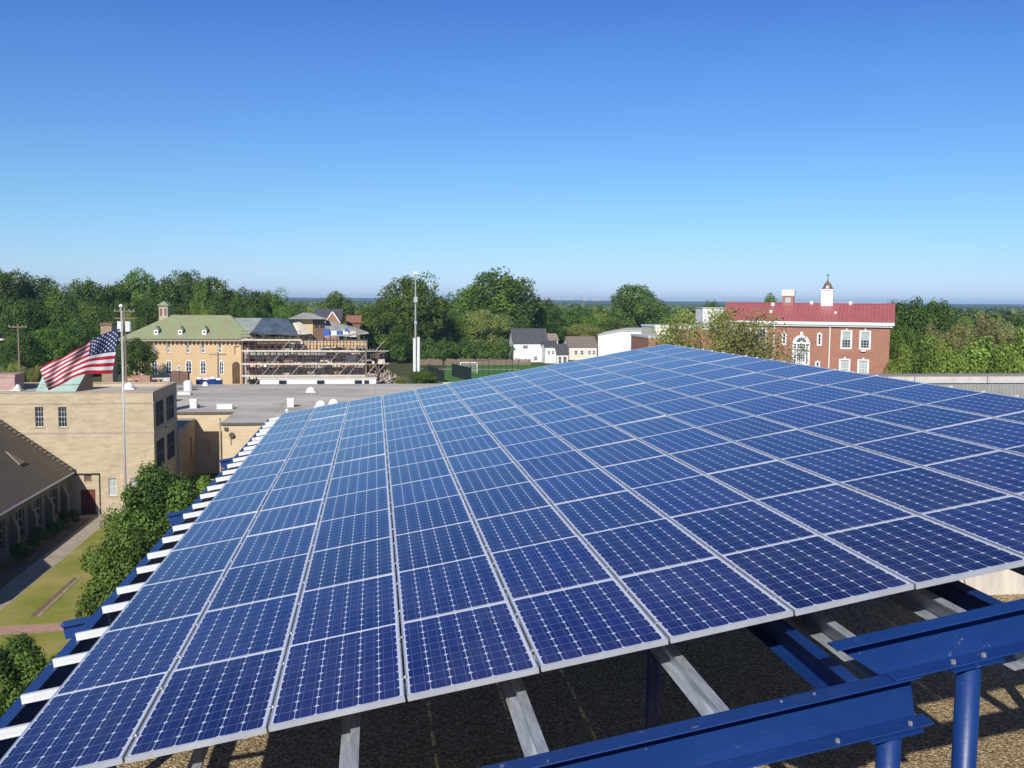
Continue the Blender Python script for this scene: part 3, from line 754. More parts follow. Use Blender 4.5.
for r in range(14):
    for c in range(12):
        o = pp if first else copy_tree(pp)
        first = False
        rr = random.Random(r*100+c)
        Mx = Matrix.Translation(loc(c*CW, r*RW)) @ AM @ Matrix.Rotation(rr.gauss(0, .0022), 4, 'X') @ Matrix.Rotation(rr.gauss(0, .0035), 4, 'Y')
        o.matrix_world = Mx
        if r == 0: lb = 'blue solar panel in the front row, %s from the left' % ordn[c]
        elif r == 13: lb = 'blue solar panel in the farthest row, %s from the left' % ordn[c]
        else: lb = 'blue solar panel in the %s row from the front edge, %s from the left' % (ordn[r], ordn[c])
        tag(o, lb, 'solar panel', 'solar panels of the rooftop array')

# rails carrying the panels
def channel(mb, L, wd, h, t, along='x', open_='-'):
    """C channel from 0..L, top at 0, hanging to -h; flanges reach from the web (at 0) to open_ side"""
    s = -1 if open_ == '-' else 1
    def bx(l0, l1, a0, a1, z0, z1):
        a0, a1 = min(a0, a1), max(a0, a1)
        if along == 'x': mb.box(l0, l1, a0, a1, z0, z1)
        else: mb.box(a0, a1, l0, l1, z0, z1)
    bx(0, L, 0, s*wd, -t, 0); bx(0, L, 0, s*wd, -h, -h+t); bx(0, L, 0, s*t, -h+t, -t)
def place(o, u, v, w_):
    o.matrix_world = Matrix.Translation(loc(u, v, w_)) @ AM
rail = MB(); rail.box(0, 12.95, -.022, .022, -.078, 0); rail.box(0, 12.95, -.03, -.022, -.078, -.07)
r0 = None
for r in range(14):
    for k, q in (('near', .21), ('far', .75)):
        if r0 is None: o = rail.build('mounting_rail', RAILM); r0 = o
        else: o = r0.copy(); COL.objects.link(o)
        jit = random.Random(r*7+(k == 'far')).uniform(-.02, .02)
        place(o, -.385+jit, (r+q)*RW, -.048)
        tag(o, 'pale rail end poking out left, %s half of the %s panel row' % (k, ordn[r]), 'rail', 'aluminium rails under the solar panels')
# purlins running away from the viewer, Z section
PT = -.335
def purlin_mb(L, deep=False):
    m_ = MB(); D = .20 if deep else .085
    if deep: m_.box(-.072, .0, 0, L, -.003, 0); m_.box(-.003, 0, 0, L, -D+.003, -.003); m_.box(-.12, .0, 0, L, -D, -D+.003); m_.box(-.072, -.069, 0, L, -.016, -.003)
    else: m_.box(-.0015, .072, 0, L, -.003, 0); m_.box(-.0015, .0015, 0, L, -D+.003, -.003); m_.box(-.092, .0015, 0, L, -D, -D+.003); m_.box(.069, .072, 0, L, -.016, -.003)
    m_.box(-.0015, .0015, 1.5, L, .0, .205); m_.box(-.0015, .05, 1.5, L, .205, .208)
    return m_
pl = purlin_mb(24.2); q0 = None
plab = ['galvanised purlin under the leftmost panels, beside the blue edge beam', 'galvanised purlin under the second panel column, above sunlit gravel', 'galvanised purlin under the third column, its end hidden by the front edge',
        'galvanised purlin jutting out under the fourth panel column', 'galvanised purlin ending on the blue beam below the fifth panel column', 'galvanised purlin with two bright flanges just left of the blue girder',
        'galvanised purlin immediately right of the blue girder', 'galvanised purlin beside the pale concrete wall', 'galvanised purlin under the ninth panel column', 'galvanised purlin under the right-hand panels', 'rightmost galvanised purlin under the array']
for i, u in enumerate([.20, 1.38, 2.60, 3.94, 5.265, 6.68, 7.65, 8.9, 10.15, 11.4]):
    if i == 5: pl = purlin_mb(24.2, True); q0 = None
    if q0 is None: o = pl.build('purlin', GALV); q0 = o
    else: o = q0.copy(); COL.objects.link(o)
    v0 = -.672
    place(o, u, v0, PT)
    tag(o, [plab[0], plab[1], plab[3], plab[4], plab[5], plab[6], plab[7], plab[8], plab[9], plab[10]][i], 'purlin', 'galvanised purlins under the array')

# blue front beams: lower one to the left, upper one stepping on its end
A = thing('blue_beam', 'long lower blue steel channel beam crossing the bottom of the picture', 'beam'); place(A, 0, 0, 0)
m = MB(); uA0, uA1, vA = -1.2, 6.71, -.67
m.box(uA0, uA1, vA-.17, vA, -.343, -.331); m.box(uA0, uA1, vA-.012, vA, -.69, -.343); m.box(uA0, uA1+.06, vA-.17, vA, -.702, -.69)
m.build('channel', BLUE, A, bevel=.004)
for u in (6.05, 6.61):
    b_ = MB(); b_.tube((u, vA-.12, -.69), (u, vA-.12, -.668), .017, n=6); b_.build('bolt', BOLT, A)
for u in (5.7, 5.95):
    b_ = MB(); b_.tube((u, vA-.06, -.331), (u, vA-.06, -.322), .009, n=6); b_.build('bolt', BOLT, A)
Bm = thing('blue_beam', 'upper blue steel channel beam running off the right edge, resting on a post', 'beam'); place(Bm, 0, 0, 0)
m = MB(); uB0, uB1 = 6.12, 13.2
m.box(uB0, uB1, vA-.16, vA, -.014, -.002); m.prism([(uB0+.02, vA-.012, -.014), (uB0+.36, vA-.012, -.3285), (uB1, vA-.012, -.3285), (uB1, vA-.012, -.014)], (0, .012, 0)); m.box(uB0+.40, uB1, vA-.16, vA-.0125, -.3285, -.316)
m.build('channel', BLUE, Bm, bevel=.004)
for u in (7.0, 7.24):
    b_ = MB(); b_.tube((u, vA-.11, -.316), (u, vA-.11, -.292), .018, n=6); b_.build('bolt', BOLT, Bm)
# girders
def girder(u, label, v0=-.655):
    m_ = MB(); L = 24.6
    m_.box(-.10, 0, 0, L, -.012, 0); m_.box(-.012, 0, 0, L, -.278, -.012); m_.box(-.115, 0, 0, L, -.29, -.278)
    o = m_.build('blue_girder', BLUE, bevel=.004); place(o, u, v0, -.332); tag(o, label, 'girder', 'blue girders under the array'); return o
girder(6.335, 'blue steel girder meeting the front beam, just left of the beam step')
girder(7.98, 'dark blue girder beside the pale concrete wall', -.60)
girder(12.2, 'blue girder under the right-hand edge of the array')
# left edge beam: channel with a deep web
E = thing('blue_edge_beam', 'blue steel edge beam running back along the left side below the rail ends', 'beam'); place(E, 0, 0, 0)
m = MB(); m.box(-.50, -.36, -2.2, 23.6, -.142, -.13); m.box(-.50, -.488, -2.2, 23.6, -.50, -.142); m.box(-.50, -.36, -2.2, 23.6, -.512, -.50)
m.build('channel', BLUE, E)
m = MB()
for v in (4.55, 10.4, 16.2): m.box(-.86, -.503, v, v+.12, -.20, -.16); m.box(-.86, -.503, v+.05, v+.07, -.36, -.20)
m.build('outrigger', BLUE, E)
m = MB(); m.box(-.385, -.36, 5.33, 5.37, -.5, -.05); 
m = MB(); m.bar(loc(-.36, 4.67, -.13), loc(-.36, 4.67, -.33), .03, .02)
tag(m.build('hanging_strap', GALV), 'short metal strap hanging from a rail end near the outrigger', 'strap')

def post(u, v, wtop, label, plate=True, rad=.085):
    p = loc(u, v, wtop); o = thing('steel_post', label, 'post', (p.x, p.y, GR), group='blue posts carrying the array')
    m_ = MB(); m_.tube((0, 0, .0), (0, 0, p.z-GR-.02), rad, n=20); m_.build('pipe', BLUE, o, smooth=False)
    for f_ in o.children[0].data.polygons: f_.use_smooth = len(f_.vertices) == 4
    h = p.z-GR
    q = MB(); a = Matrix.Translation((0, 0, h)) @ AM
    q.box(-.2, .2, -.12, .12, -.014, -.002, mat=a); q.build('top_plate', BLUE, o)
    q = MB(); q.box(-.16, .16, -.16, .16, 0, .015); q.build('base_plate', BLUE, o)
    return o
post(6.46, -.76, -.704, 'blue pipe post under the end of the lower beam')
post(7.14, -.75, -.330, 'blue pipe post with paint chips under the upper beam')
post(1.5, -.72, -.704, 'blue pipe post under the left part of the lower beam')
post(11.8, -.75, -.330, 'blue pipe post near the right end of the upper beam')
for i, (u, v) in enumerate([(6.32, 4.6), (6.32, 12), (6.32, 19.5), (12.1, 4.6), (12.1, 12), (12.1, 19.5), (8.17, 12)]):
    post(u, v, -.69, 'dark blue post standing in the shade under the array', rad=.09)
for v in (4.6, 10.45, 16.25, 22.8):
    post(-.43, v, -.515, 'blue post under the left edge beam', rad=.08)

# pale concrete wall right of the array
pw = thing('concrete_wall', 'pale sunlit concrete panel wall glimpsed below the right front corner of the array', 'wall', (11.0, 18.0, GR))
m = MB(); m.box(0, 7.5, 0, .3, 0, 2.05); m.box(0, .3, .303, 24, 0, 2.05); m.build('panel', CONC, pw)  # long side return is added, unseen, to block sky light under the array
m = MB(); m.bar((.45, -.006, 1.95), (1.1, -.006, .2), .022, .012); m.build('joint', DARK, pw)
m = MB(); m.box(-.1, 7.6, -.08, .4, 2.05, 2.15); m.build('coping', COPING, pw)
# ribbed wing with white coping at the right
wx = at(866, 374, 60); wx.z -= .12; wg = thing('ribbed_roof_wing', 'grey ribbed metal parapet with long white coping beyond the right side of the array', 'building wing', (wx.x, 60, 0))
m = MB(); m.box(0, 30, .0, 9, 0, wx.z-.55); m.build('wall', RIBM, wg)
m = MB(); m.box(-.1, 30.1, -.12, .35, wx.z-.5, wx.z-.05); m.build('coping', COPING, wg)
m = MB(); m.box(-.12, 30.1, -.14, .36, wx.z-.045, wx.z-.0); m.build('coping_cap', simple('coping_cap_paint', (.42, .27, .2), .8, 0, .15, 2), wg)
m = MB()
for a in (3.4, 8.7, 14.0, 19.3, 24.6): m.box(a, a+.04, -.128, -.121, wx.z-.5, wx.z-.05)
m.build('coping_joint', DARK, wg)
m = MB()
for a in np.arange(.3, 30, .55): m.box(a, a+.05, -.06, -.001, wx.z-3, wx.z-.52)
m.build('rib', RIBM, wg)

# ------------------------------------------------------------------ tan stone building, left
TB = thing('stone_building', 'tan stone flat-roofed building behind the flagpole with a red door', 'building', (-20.36, 92.7, 0))
HT = 11.3; holes = []
def tl(px, py): p = at(px, py, 92.7); return p.x+20.36, p.z
W1 = [tl(34.8, 407), tl(43.6, 427)]; W2 = [tl(58, 407), tl(67, 427)]; W3 = [tl(108.3, 478.5), tl(117, 495.5)]; W4 = [tl(130.5, 478), tl(139, 495.5)]
hw = [(W[0][0]+36, W[1][0]+36, W[1][1], W[0][1]) for W in (W1, W2, W3, W4)]
D0, D1 = tl(80.5, 490)[0]+36, tl(95.3, 490)[0]+36
hd = (D0, D1, .0, 2.3); hg = (D0+.35, D0+1.0, 3.05, 3.65)
m = MB(); m.wall((-36, 0, 0), (1, 0, 0), 36, 0, HT, hw+[hd, hg], (0, 1, 0), .2)
sh = [(0.9, 4.4, 7.9, 10.3), (5.6, 9.3, 7.9, 10.3), (0.9, 4.4, 3.9, 6.6), (5.6, 9.3, 3.9, 6.6)]
m.wall((0, 0, 0), (0, 1, 0), 10.7, 0, HT, sh, (-1, 0, 0), .2)
m.face([(-36, 10.7, 0), (-36, 10.7, HT), (0, 10.7, HT), (0, 10.7, 0)]); m.face([(-36, 0, 0), (-36, 0, HT), (-36, 10.7, HT), (-36, 10.7, 0)])
m.build('wall', TAN, TB)
m = MB(); m.box(-35.7, -.3, .3, 10.4, HT-.5, HT-.35); m.build('roof', ROOFG, TB)
m = MB(); m.box(-36, 0, .002, .3, HT-.7, HT); m.box(-.3, -.002, .3, 10.7, HT-.7, HT); m.box(-36, -.3, 10.4, 10.7, HT-.7, HT)
m.build('parapet', TAN, TB)
m = MB(); m.box(-36.06, .06, -.06, .36, HT, HT+.09); m.box(-.36, .06, .36, 10.76, HT, HT+.09); m.box(-36, -.36, 10.34, 10.76, HT, HT+.09)
m.build('coping', TANTRIM, TB)
m = MB(); m.box(-36, .05, -.05, 0, HT-1.02, HT-.86); m.box(0, .05, 0, 10.7, HT-1.02, HT-.86)
m.box(-36, .05, -.05, 0, 7.55, 7.72); m.box(0, .05, 0, 10.7, 7.55, 7.72); m.build('string_course', TANTRIM, TB)
for (a0, a1, b0, b1), gl, cc in zip(hw, (GLASS, GLASS, BLIND, BLIND), (3, 3, 2, 2)):
    window(TB, a0-36, a1-36, b0, b1, 0, cc, 4 if cc == 3 else 2, .035 if cc == 3 else .05, WHITE, gl, .16, True)
d = MB(); d.box(D0-36+.02, D1-36-.02, .1, .16, 0, 2.28)
for k in (0, 1):
    xa = D0-36+.08+k*(D1-D0)/2; d.box(xa, xa+(D1-D0)/2-.14, .08, .1, .15, 1.0); d.box(xa, xa+(D1-D0)/2-.14, .08, .1, 1.15, 2.1)
dd = d.build('door', DOORM, TB); h = MB(); h.tube((D0-36+(D1-D0)/2+.06, .08, 1.05), (D0-36+(D1-D0)/2+.06, .03, 1.05), .03); h.build('handle', BOLT, dd)
m = MB(); m.box(hg[0]-36, hg[1]-36, .12, .16, hg[2], hg[3]); 
for k in range(5): m.box(hg[0]-36, hg[1]-36, .1, .12, hg[2]+.06+k*.12, hg[2]+.11+k*.12)
m.build('wall_grille', COPB, TB)
e0 = tl(75, 474)[0]; e1 = tl(100, 474)[0]; ez = tl(100, 474)[1]
m = MB(); m.box(e0, e1, -.09, -.0, ez-.05, ez+.07); m.tube((e1-.05, -.06, ez-.06), (e1-.05, -.06, .1), .045, n=6); m.build('drainpipe', DARK, TB)
m = MB(); m.box(-6.9, -5.1, -1.9, -1.84, 1.02, 1.08)
for a in (-6.9, -6.0, -5.1): m.box(a-.02, a+.02, -1.9, -1.86, 0, 1.05)
tag(m.build('hand_railing', GALV), 'thin metal handrail beside the path in front of the stone building', 'railing').location = (-18.0, 92.7, 0)
for (y0, y1, z0, z1) in sh:
    f = MB()
    for k in range(6): a = y0+(y1-y0)*k/5; f.box(-.12, -.06, a-.04, a+.04, z0, z1)
    for zz in (z0+.04, (z0+z1)/2, z1-.04): f.box(-.121, -.061, y0, y1, zz-.04, zz+.04)
    wn_ = f.build('window', simple('grey_window_frame', (.16, .16, .165), .7, 0, .1, 2), TB); p_ = MB(); p_.box(-.16, -.13, y0, y1, z0, z1); p_.build('pane', GLASS, wn_)
m = MB(); m.box(.0, .12, 4.85, 5.1, 7.35, 7.5); m.box(0, .12, 4.85, 5.1, 3.3, 3.45); m.build('wall_lamp', DARK, TB)
# things on its roof
def roof_box(name, px, py, Z, w_, d_, h_, mat, label, cat, kind='box', group=None):
    p = atz(px, py, Z); o = thing(name, label, cat, (p.x, p.y, Z), group=group)
    m_ = MB()
    if kind == 'box':
        m_.box(-w_/2, w_/2, 0, d_, 0, h_*.82); m_.build('housing', mat, o)
        c_ = MB(); c_.box(-w_/2-.06, w_/2+.06, -.06, d_+.06, h_*.82, h_); c_.build('cap', mat, o)
        c_ = MB(); c_.box(-w_/2-.1, w_/2+.1, -.1, d_+.1, 0, .08); c_.build('curb', ROOFG, o)
    elif kind == 'dome':
        m_.lathe((0, w_/2, .12), [(w_/2*math.cos(a), h_*math.sin(a)) for a in [0, .3, .6, .9, 1.2, 1.45]], 16); m_.build('dome', mat, o, smooth=True)
        c_ = MB(); c_.box(-w_/2-.05, w_/2+.05, -.05, w_+.05, 0, .12); c_.build('curb', mat, o)
    elif kind == 'pipe':
        m_.tube((0, 0, 0), (0, 0, h_*.8), w_/2, n=12); m_.build('pipe', mat, o)
        c_ = MB(); c_.lathe((0, 0, h_*.78), [(w_*.8, 0), (w_*.8, .08), (w_*.1, h_*.2)], 12); c_.build('rain_cap', mat, o)
    return o
RZ = HT-.35
roof_box('roof_vent', 15, 391, RZ, .9, .9, .55, WHITE, 'white domed vent on the stone building roof at the far left', 'vent', 'dome')
roof_box('roof_fan', 17, 387, RZ, .8, .8, 1.0, GALV, 'grey round roof fan behind the leftmost white dome', 'vent', 'pipe')
roof_box('roof_vent', 128, 389.5, RZ, 1.0, 1.0, .55, WHITE, 'white domed vent right of the flagpole on the stone roof', 'vent', 'dome')
roof_box('brick_bulkhead', 4, 391, RZ, 2.0, 2.5, 1.6, simple('pink_stucco', (.5, .33, .28), .9, 0, .15, 1), 'pinkish rooftop bulkhead cut by the left edge of the picture', 'bulkhead')
# chimney (tall slab)
p = atz(101.5, 386, RZ); ch = thing('chimney', 'tall tan brick chimney on the stone roof behind the flag', 'chimney', (p.x, p.y+.2, RZ))
cw = (at(112.5, 386, p.y)-at(101.5, 386, p.y)).x; chh = at(101, 323, p.y).z-RZ
m = MB(); m.box(0, cw, 0, 1.9, 0, chh-.25); m.build('shaft', masonry('chimney_brick', (.36, .27, .17), (.28, .2, .13), (.33, .26, .18), .24, .08), ch)
m = MB(); m.box(-.08, cw+.08, -.08, 1.98, chh-.25, chh); m.build('cap', DKB, ch)
# copper skylight
p = atz(62, 392, RZ); sk_ = thing('copper_skylight', 'pale green copper sloping skylight on the stone roof below the flag', 'skylight', (p.x-2.4, p.y, RZ))
x_0, x_1 = 0, 4.6
m = MB(); m.v = [(0,0,0),(3.6,0,0),(4.55,2.6,0),(0,2.6,0),(.4,1.6,1.95),(4.3,1.6,1.95),(4.5,2.6,1.95),(0,2.6,1.95)]
m.f = [(0,1,5,4),(1,2,6,5),(4,5,6,7),(3,0,4,7),(2,3,7,6),(3,2,1,0)]; m.m = [0, 1, 0, 1, 1, 1]  # side faces take the brown copper to paint in their shade
m.build('hood', [COPPER, COPB], sk_)
m = MB(); m.bar((.1, -.03, .7), (3.95, .5, .7), .03, .03); m.build('seam', COPB, sk_)

# annex and yellow building with the big grey flat roof
an = thing('annex', 'low stone annex in the shaded alley behind the stone building', 'building', (-20.3, 103.5, 0))
m = MB(); m.wall((0, 9.4, 0), (0, -1, 0), 9.4, 0, 6.3, [(2, 3.2, 2.2, 4.6)], (-1, 0, 0), .2); m.wall((-5, 0, 0), (1, 0, 0), 5, 0, 6.3, [], (0, 1, 0)); m.build('wall', TAN, an)
m = MB(); m.box(-5, .05, -.02, 9.4, 6.3, 6.45); m.build('coping', TANTRIM, an)
YB = thing('yellow_building', 'yellow stone building with a large flat grey roof behind the array', 'building')
ZR = 7.1; yx0, yy0 = -15.8, 103.0; yb, yx1, yfar = 113.2, 24.0, 150.0
m = MB(); m.wall((yx0, yy0, 0), (1, 0, 0), yx1-yx0, 0, ZR-.12, [], (0, 1, 0))
m.wall((yx0, yb, 0), (0, -1, 0), yb-yy0, 0, ZR-.12, [(3, 4.2, 2, 3.6)], (1, 0, 0), .2)
m.wall((-30, yb, 0), (1, 0, 0), 30+yx0, 0, ZR-.12, [(9.5, 11.2, 2.2, 4.0)], (0, 1, 0), .25)
m.face([(yx1, yy0, 0), (yx1, yfar, 0), (yx1, yfar, ZR-.12), (yx1, yy0, ZR-.12)]); m.face([(-30, yb, 0), (-30, yb, ZR-.12), (-30, yfar, ZR-.12), (-30, yfar, 0)])
m.face([(-30, yfar, 0), (-30, yfar, ZR-.12), (yx1, yfar, ZR-.12), (yx1, yfar, 0)])
m.build('wall', YEL, YB)
m = MB(); m.prism([(yx0-.12, yy0-.12, ZR-.12), (yx1+.1, yy0-.12, ZR-.12), (yx1+.1, yfar+.1, ZR-.12), (-30.1, yfar+.1, ZR-.12), (-30.1, yb-.12, ZR-.12), (yx0-.12, yb-.12, ZR-.12)], (0, 0, .12)); m.build('roof', ROOFG, YB)
m = MB(); m.box(yx0-.16, yx1, yy0-.17, yy0-.121, ZR-.22, ZR+.03); m.box(-30, yx0-.121, yb-.17, yb-.121, ZR-.22, ZR+.03); m.build('roof_edging', simple('edge_metal', (.12, .11, .11), .6, .2, .1, 2), YB)
m = MB(); m.tube((yx0+1.0, yy0-.05, ZR-1.25), (yx0+1.0, yy0-.3, ZR-1.25), .28, n=12); m.box(yx0+.25, yx0+.6, yy0-.25, yy0-.001, ZR-.75, ZR-.45); m.tube((yx0+.9, yy0-.04, ZR-1.2), (yx0+.9, yy0-.04, ZR-2.3), .04, n=6)
m.build('wall_horn', simple('horn_paint', (.12, .08, .06), .6, .1, .1, 3), YB)
m = MB(); m.tube((yx0-.25, yy0+.3, 0), (yx0-.25, yy0+.3, ZR+.5), .1, n=8); m.build('downpipe', TANTRIM, YB)
m = MB(); m.box(0, 3.2, 0, 2.6, 0, 1.2); m.prism([(0, 0, 1.2), (3.2, 0, 1.2), (3.0, 1.3, 1.5), (.2, 1.3, 1.5)], (0, 0, .1))
o = m.build('low_wall', CONC); o.location = (-18.8, 99.5, 0); tag(o, 'low pale concrete well at the foot of the yellow stone corner', 'wall')
roof_box('roof_vent', 193.2, 408.5, ZR, .75, .8, 1.1, WHITE, 'white square roof vent nearest the tan building, on the flat grey roof', 'vent')
roof_box('roof_hatch', 224.5, 409.3, ZR, 1.75, .9, .6, WHITE, 'low wide white roof hatch on the flat grey roof', 'hatch')
roof_box('roof_vent', 290.5, 407.3, ZR, .75, .8, 1.1, WHITE, 'white square roof vent right of the middle of the flat grey roof', 'vent')
roof_box('vent_pipe', 287, 419.5, ZR, .28, .3, 1.2, WHITE, 'slim white vent pipe near the front edge of the flat grey roof', 'vent', 'pipe')
roof_box('skylight_dome', 320.6, 407.2, ZR, 1.35, 1, .65, WHITE, 'white skylight dome, left of the pair by the array edge', 'skylight', 'dome')
roof_box('skylight_dome', 333.5, 405.2, ZR, 1.3, 1, .62, WHITE, 'white skylight dome, right of the pair by the array edge', 'skylight', 'dome')
roof_box('skylight_dome', 310.6, 392.5, ZR, 1.3, 1, .62, WHITE, 'lone white skylight dome near the far edge of the flat grey roof', 'skylight', 'dome')
roof_box('roof_vent', 205, 386, ZR, .8, .8, .5, WHITE, 'small white vent at the far left corner of the flat grey roof', 'vent', 'dome')
roof_box('roof_hatch', 184, 395, ZR, 1.6, .9, .4, WHITE, 'low white curb on the grey roof beside the tan building corner', 'hatch')

# ------------------------------------------------------------------ chapel-like hall at the left
EX, EZ = -27.47, 4.05; PX, PZ = EX-9.4, EZ+9.4*.748
CH = thing('stone_hall', 'dark stone hall with a steep brown tiled roof at the left edge', 'building')
m = MB(); m.wall((-27.9, 40, 0), (0, 1, 0), 52.4, 0, EZ-.25, [(2.2+4.1*k, 4.0+4.1*k, .9, 3.2) for k in range(12)], (-1, 0, 0), .25)
m.face([(-27.9, 92.4, 0), (-27.9, 92.4, EZ-.3), (PX, 92.4, PZ-.4), (2*PX+27.9, 92.4, EZ-.3), (2*PX+27.9, 92.4, 0)])
m.build('wall', CHAP, CH)
m = MB()
for k in range(13):
    y = 40.9+4.1*k; m.prism([(-27.9, y, 0), (-27.35, y, 0), (-27.35, y, 2.3), (-27.9, y, 3.3)], (0, .5, 0))
m.build('buttresses', CHAP, CH)
m = MB(); sl_ = Vector((-9.4, 0, 9.4*.748)); nn = Vector((.748, 0, 1)).normalized()*.22
m.prism([(EX, 40, EZ), (PX, 40, PZ), (PX-nn.x, 40, PZ-nn.z), (EX-nn.x, 40, EZ-nn.z)], (0, 52.3, 0))
m.prism([(PX, 40, PZ), (2*PX-EX, 40, EZ), (2*PX-EX+nn.x, 40, EZ-nn.z), (PX, 40, PZ-.3)], (0, 52.3, 0))
m.build('roof', CHROOF, CH)
m = MB()
for k in range(26):
    t = (k+.5)/26; q = Vector((EX, 92.22, EZ))+sl_*t; m.box(q.x-.17, q.x+.17, 92.1, 92.42, q.z+.02, q.z+.24)
m.build('verge_tiles', CHROOF, CH)
m = MB(); m.tube((EX+.08, 40, EZ-.08), (EX+.08, 92.3, EZ-.08), .08, n=8); m.build('gutter', GALV, CH)
for k in range(7, 12):
    y0 = 42.2+4.1*k; f = MB()
    for a in (0, .87, 1.74): f.box(-28.1, -28.04, y0+a, y0+a+.06, .9, 3.2)
    for zz in (.9, 1.6, 2.35, 3.14): f.box(-28.101, -28.041, y0, y0+1.8, zz, zz+.06)
    wn_ = f.build('window', TANTRIM, CH); q = MB(); q.box(-28.14, -28.12, y0, y0+1.8, .9, 3.2); q.build('pane', GLASS, wn_)
m = MB(); m.prism([(-34, 57, 0), (-27.3, 57, 0), (-27.3, 57, 6.3), (-30.6, 57, 8.6), (-34, 57, 6.3)], (0, 8, 0)); m.build('transept', CHAP, CH)
m = MB(); q = MB()
p = Vector((EX-3.2, 86.0, EZ+3.2*.748))
m.prism([(p.x+.9, 85.6, p.z-.62), (p.x-.5, 86.5, p.z+.42), (p.x+.9, 86.9, p.z-.60)], (.05, 0, .09)); m.build('roof_patch', simple('pale_tiles', (.30, .25, .19), .85, 0, .2, 3), CH)  # paler triangle on the roof slope

# ------------------------------------------------------------------ flagpole and flag
fp = at(121, 307, 75); FX = fp.x
FP = thing('flagpole', 'tall white flagpole standing in front of the tan stone building', 'flagpole', (FX, 75, 0))
m = MB(); m.tube((0, 0, 0), (0, 0, fp.z-.1), .10, .05, 14); m.build('pole', simple('pole_aluminium', (.5, .5, .5), .5, .2, .1, 1), FP, smooth=True)
m = MB(); m.lathe((0, 0, fp.z-.1), [(.02, 0), (.13, .07), (.17, .17), (.13, .27), (.02, .34)], 14); m.build('ball_finial', simple('finial', (.85, .85, .8), .3, .3, .05, 3), FP, smooth=True)
m = MB(); m.lathe((0, 0, 0), [(.4, 0), (.4, .12), (.2, .3), (.14, .35)], 16); m.build('base', CONC, FP)
m = MB(); m.tube((.1, 0, 1.2), (.07, 0, fp.z-.3), .012, n=5); m.build('halyard', WHITE, FP)
S = [0, .2, .4, .55, .7, .85, 1.0]
TOP = [(628,268),(530,300),(422,352),(330,408),(240,460),(150,497),(66,546)]
MID = [(600,420),(508,432),(412,455),(318,500),(232,545),(160,590),(96,622)]
BOT = [(575,583),(490,586),(400,583),(312,608),(250,642),(190,674),(130,702)]
def lerp_(arr, s):
    for i in range(len(S)-1):
        if s <= S[i+1]+1e-9:
            t = (s-S[i])/(S[i+1]-S[i]); p0 = np.array(arr[max(i-1, 0)]); p1 = np.array(arr[i]); p2 = np.array(arr[i+1]); p3 = np.array(arr[min(i+2, len(S)-1)])
            return .5*((2*p1)+(-p0+p2)*t+(2*p0-5*p1+4*p2-p3)*t*t+(-p0+3*p1-3*p2+p3)*t**3)
fl = MB(); nu, nv = 72, 39; uvs = []
for j in range(nv+1):
    h = j/nv
    for i in range(nu+1):
        s = i/nu; a, b_, c_ = lerp_(TOP, s), lerp_(MID, s), lerp_(BOT, s)
        q = a*(1-h)*(1-2*h)+b_*4*h*(1-h)+c_*h*(2*h-1)
        dy = .62*math.sin(2*math.pi*(1.55*s+.55*h)+.4)*min(1, s*3)+.16*math.sin(2*math.pi*(3.4*s-.9*h))*min(1, s*2)
        P = at(30+q[0]/6.98, 290+q[1]/6.98, 75+dy)
        fl.v.append((P.x, P.y-75, P.z)); uvs.append((s*1.9, h))
for j in range(nv):
    for i in range(nu):
        a = j*(nu+1)+i; fl.f.append((a, a+1, a+nu+2, a+nu+1)); fl.m.append(0)
o = fl.build('flag', flagmat(), None, smooth=True, uv=uvs); o.location = (0, 75, 0)
tag(o, 'stars and stripes flag streaming left from the white flagpole', 'flag')

# ------------------------------------------------------------------ yellow brick building under construction
YC = 172.0
def cl(px, py, Y=YC): p = at(px, py, Y); return p.x, p.z
CB = thing('brick_hall', 'orange-yellow brick hall with a green hipped slate roof and white arched windows', 'building')
def z7(x, y): return (100+x/6.83, 290+y/6.83)
XL = cl(124, 341)[0]; XR = cl(242.5, 341)[0]; ZE = cl(200, 341)[1]; ZB = 4.6
hol = []; wins = []
for (a, b_) in ((358,384),(454,480),(588,615),(689,717),(806,833)):
    x0, zt = cl(*z7(a, 371)); x1, zb = cl(*z7(b_, 430)); wins.append((x0, x1, zb, zt)); hol.append((x0-XL, x1-XL, zb, zt))
x0, zt = cl(*z7(918, 383)); x1, zb = cl(*z7(950, 443)); hol.append((x0-XL, x1-XL, zb, zt)); 
m = MB(); m.wall((XL, YC, 0), (1, 0, 0), XR-XL, 3, ZE, hol, (0, 1, 0), .3)
m.face([(XL, YC, 3), (XL, YC, ZE), (XL, YC+14, ZE), (XL, YC+14, 3)]); m.face([(XR, YC, 3), (XR, YC+14, 3), (XR, YC+14, ZE), (XR, YC, ZE)])
m.face([(XL, YC+14, 3), (XR, YC+14, 3), (XR, YC+14, ZE), (XL, YC+14, ZE)])
m.build('wall', ORB, CB)
m = MB(); m.box(x0-.1, x1+.1, YC+.302, YC+.35, zb, zt); m.build('dark_opening', DARK, CB)
for (a0, a1, b0, b1) in wins: window(CB, a0, a1, b0, b1, YC, 2, 2, .13, WHITE, GLASS, .2, True)
for (a, b_) in ((350,396),(449,492),(583,630),(683,727),(812,847)):
    xa, zt = cl(*z7(a, 478)); xb, zb = cl(*z7(b_, 577)); arch_window(CB, xa, xb, zb, zt, YC, WHITE, GLASS, .15, 1)
xa, zt = cl(*z7(526, 515)); xb, zb = cl(*z7(551, 550)); arch_window(CB, xa, xb, zb, zt, YC, WHITE, GLASS, .1, 1)
xa, zt = cl(*z7(902, 490)); xb, zb = cl(*z7(957, 640)); m = MB(); m.prism([(a, YC-.02, b_) for a, b_ in arch_pts(xa, xb, zb, zt)], (0, .015, 0)); m.build('archway', simple('shaded_passage', (.16, .09, .045), .9, 0, .3, 1), CB)
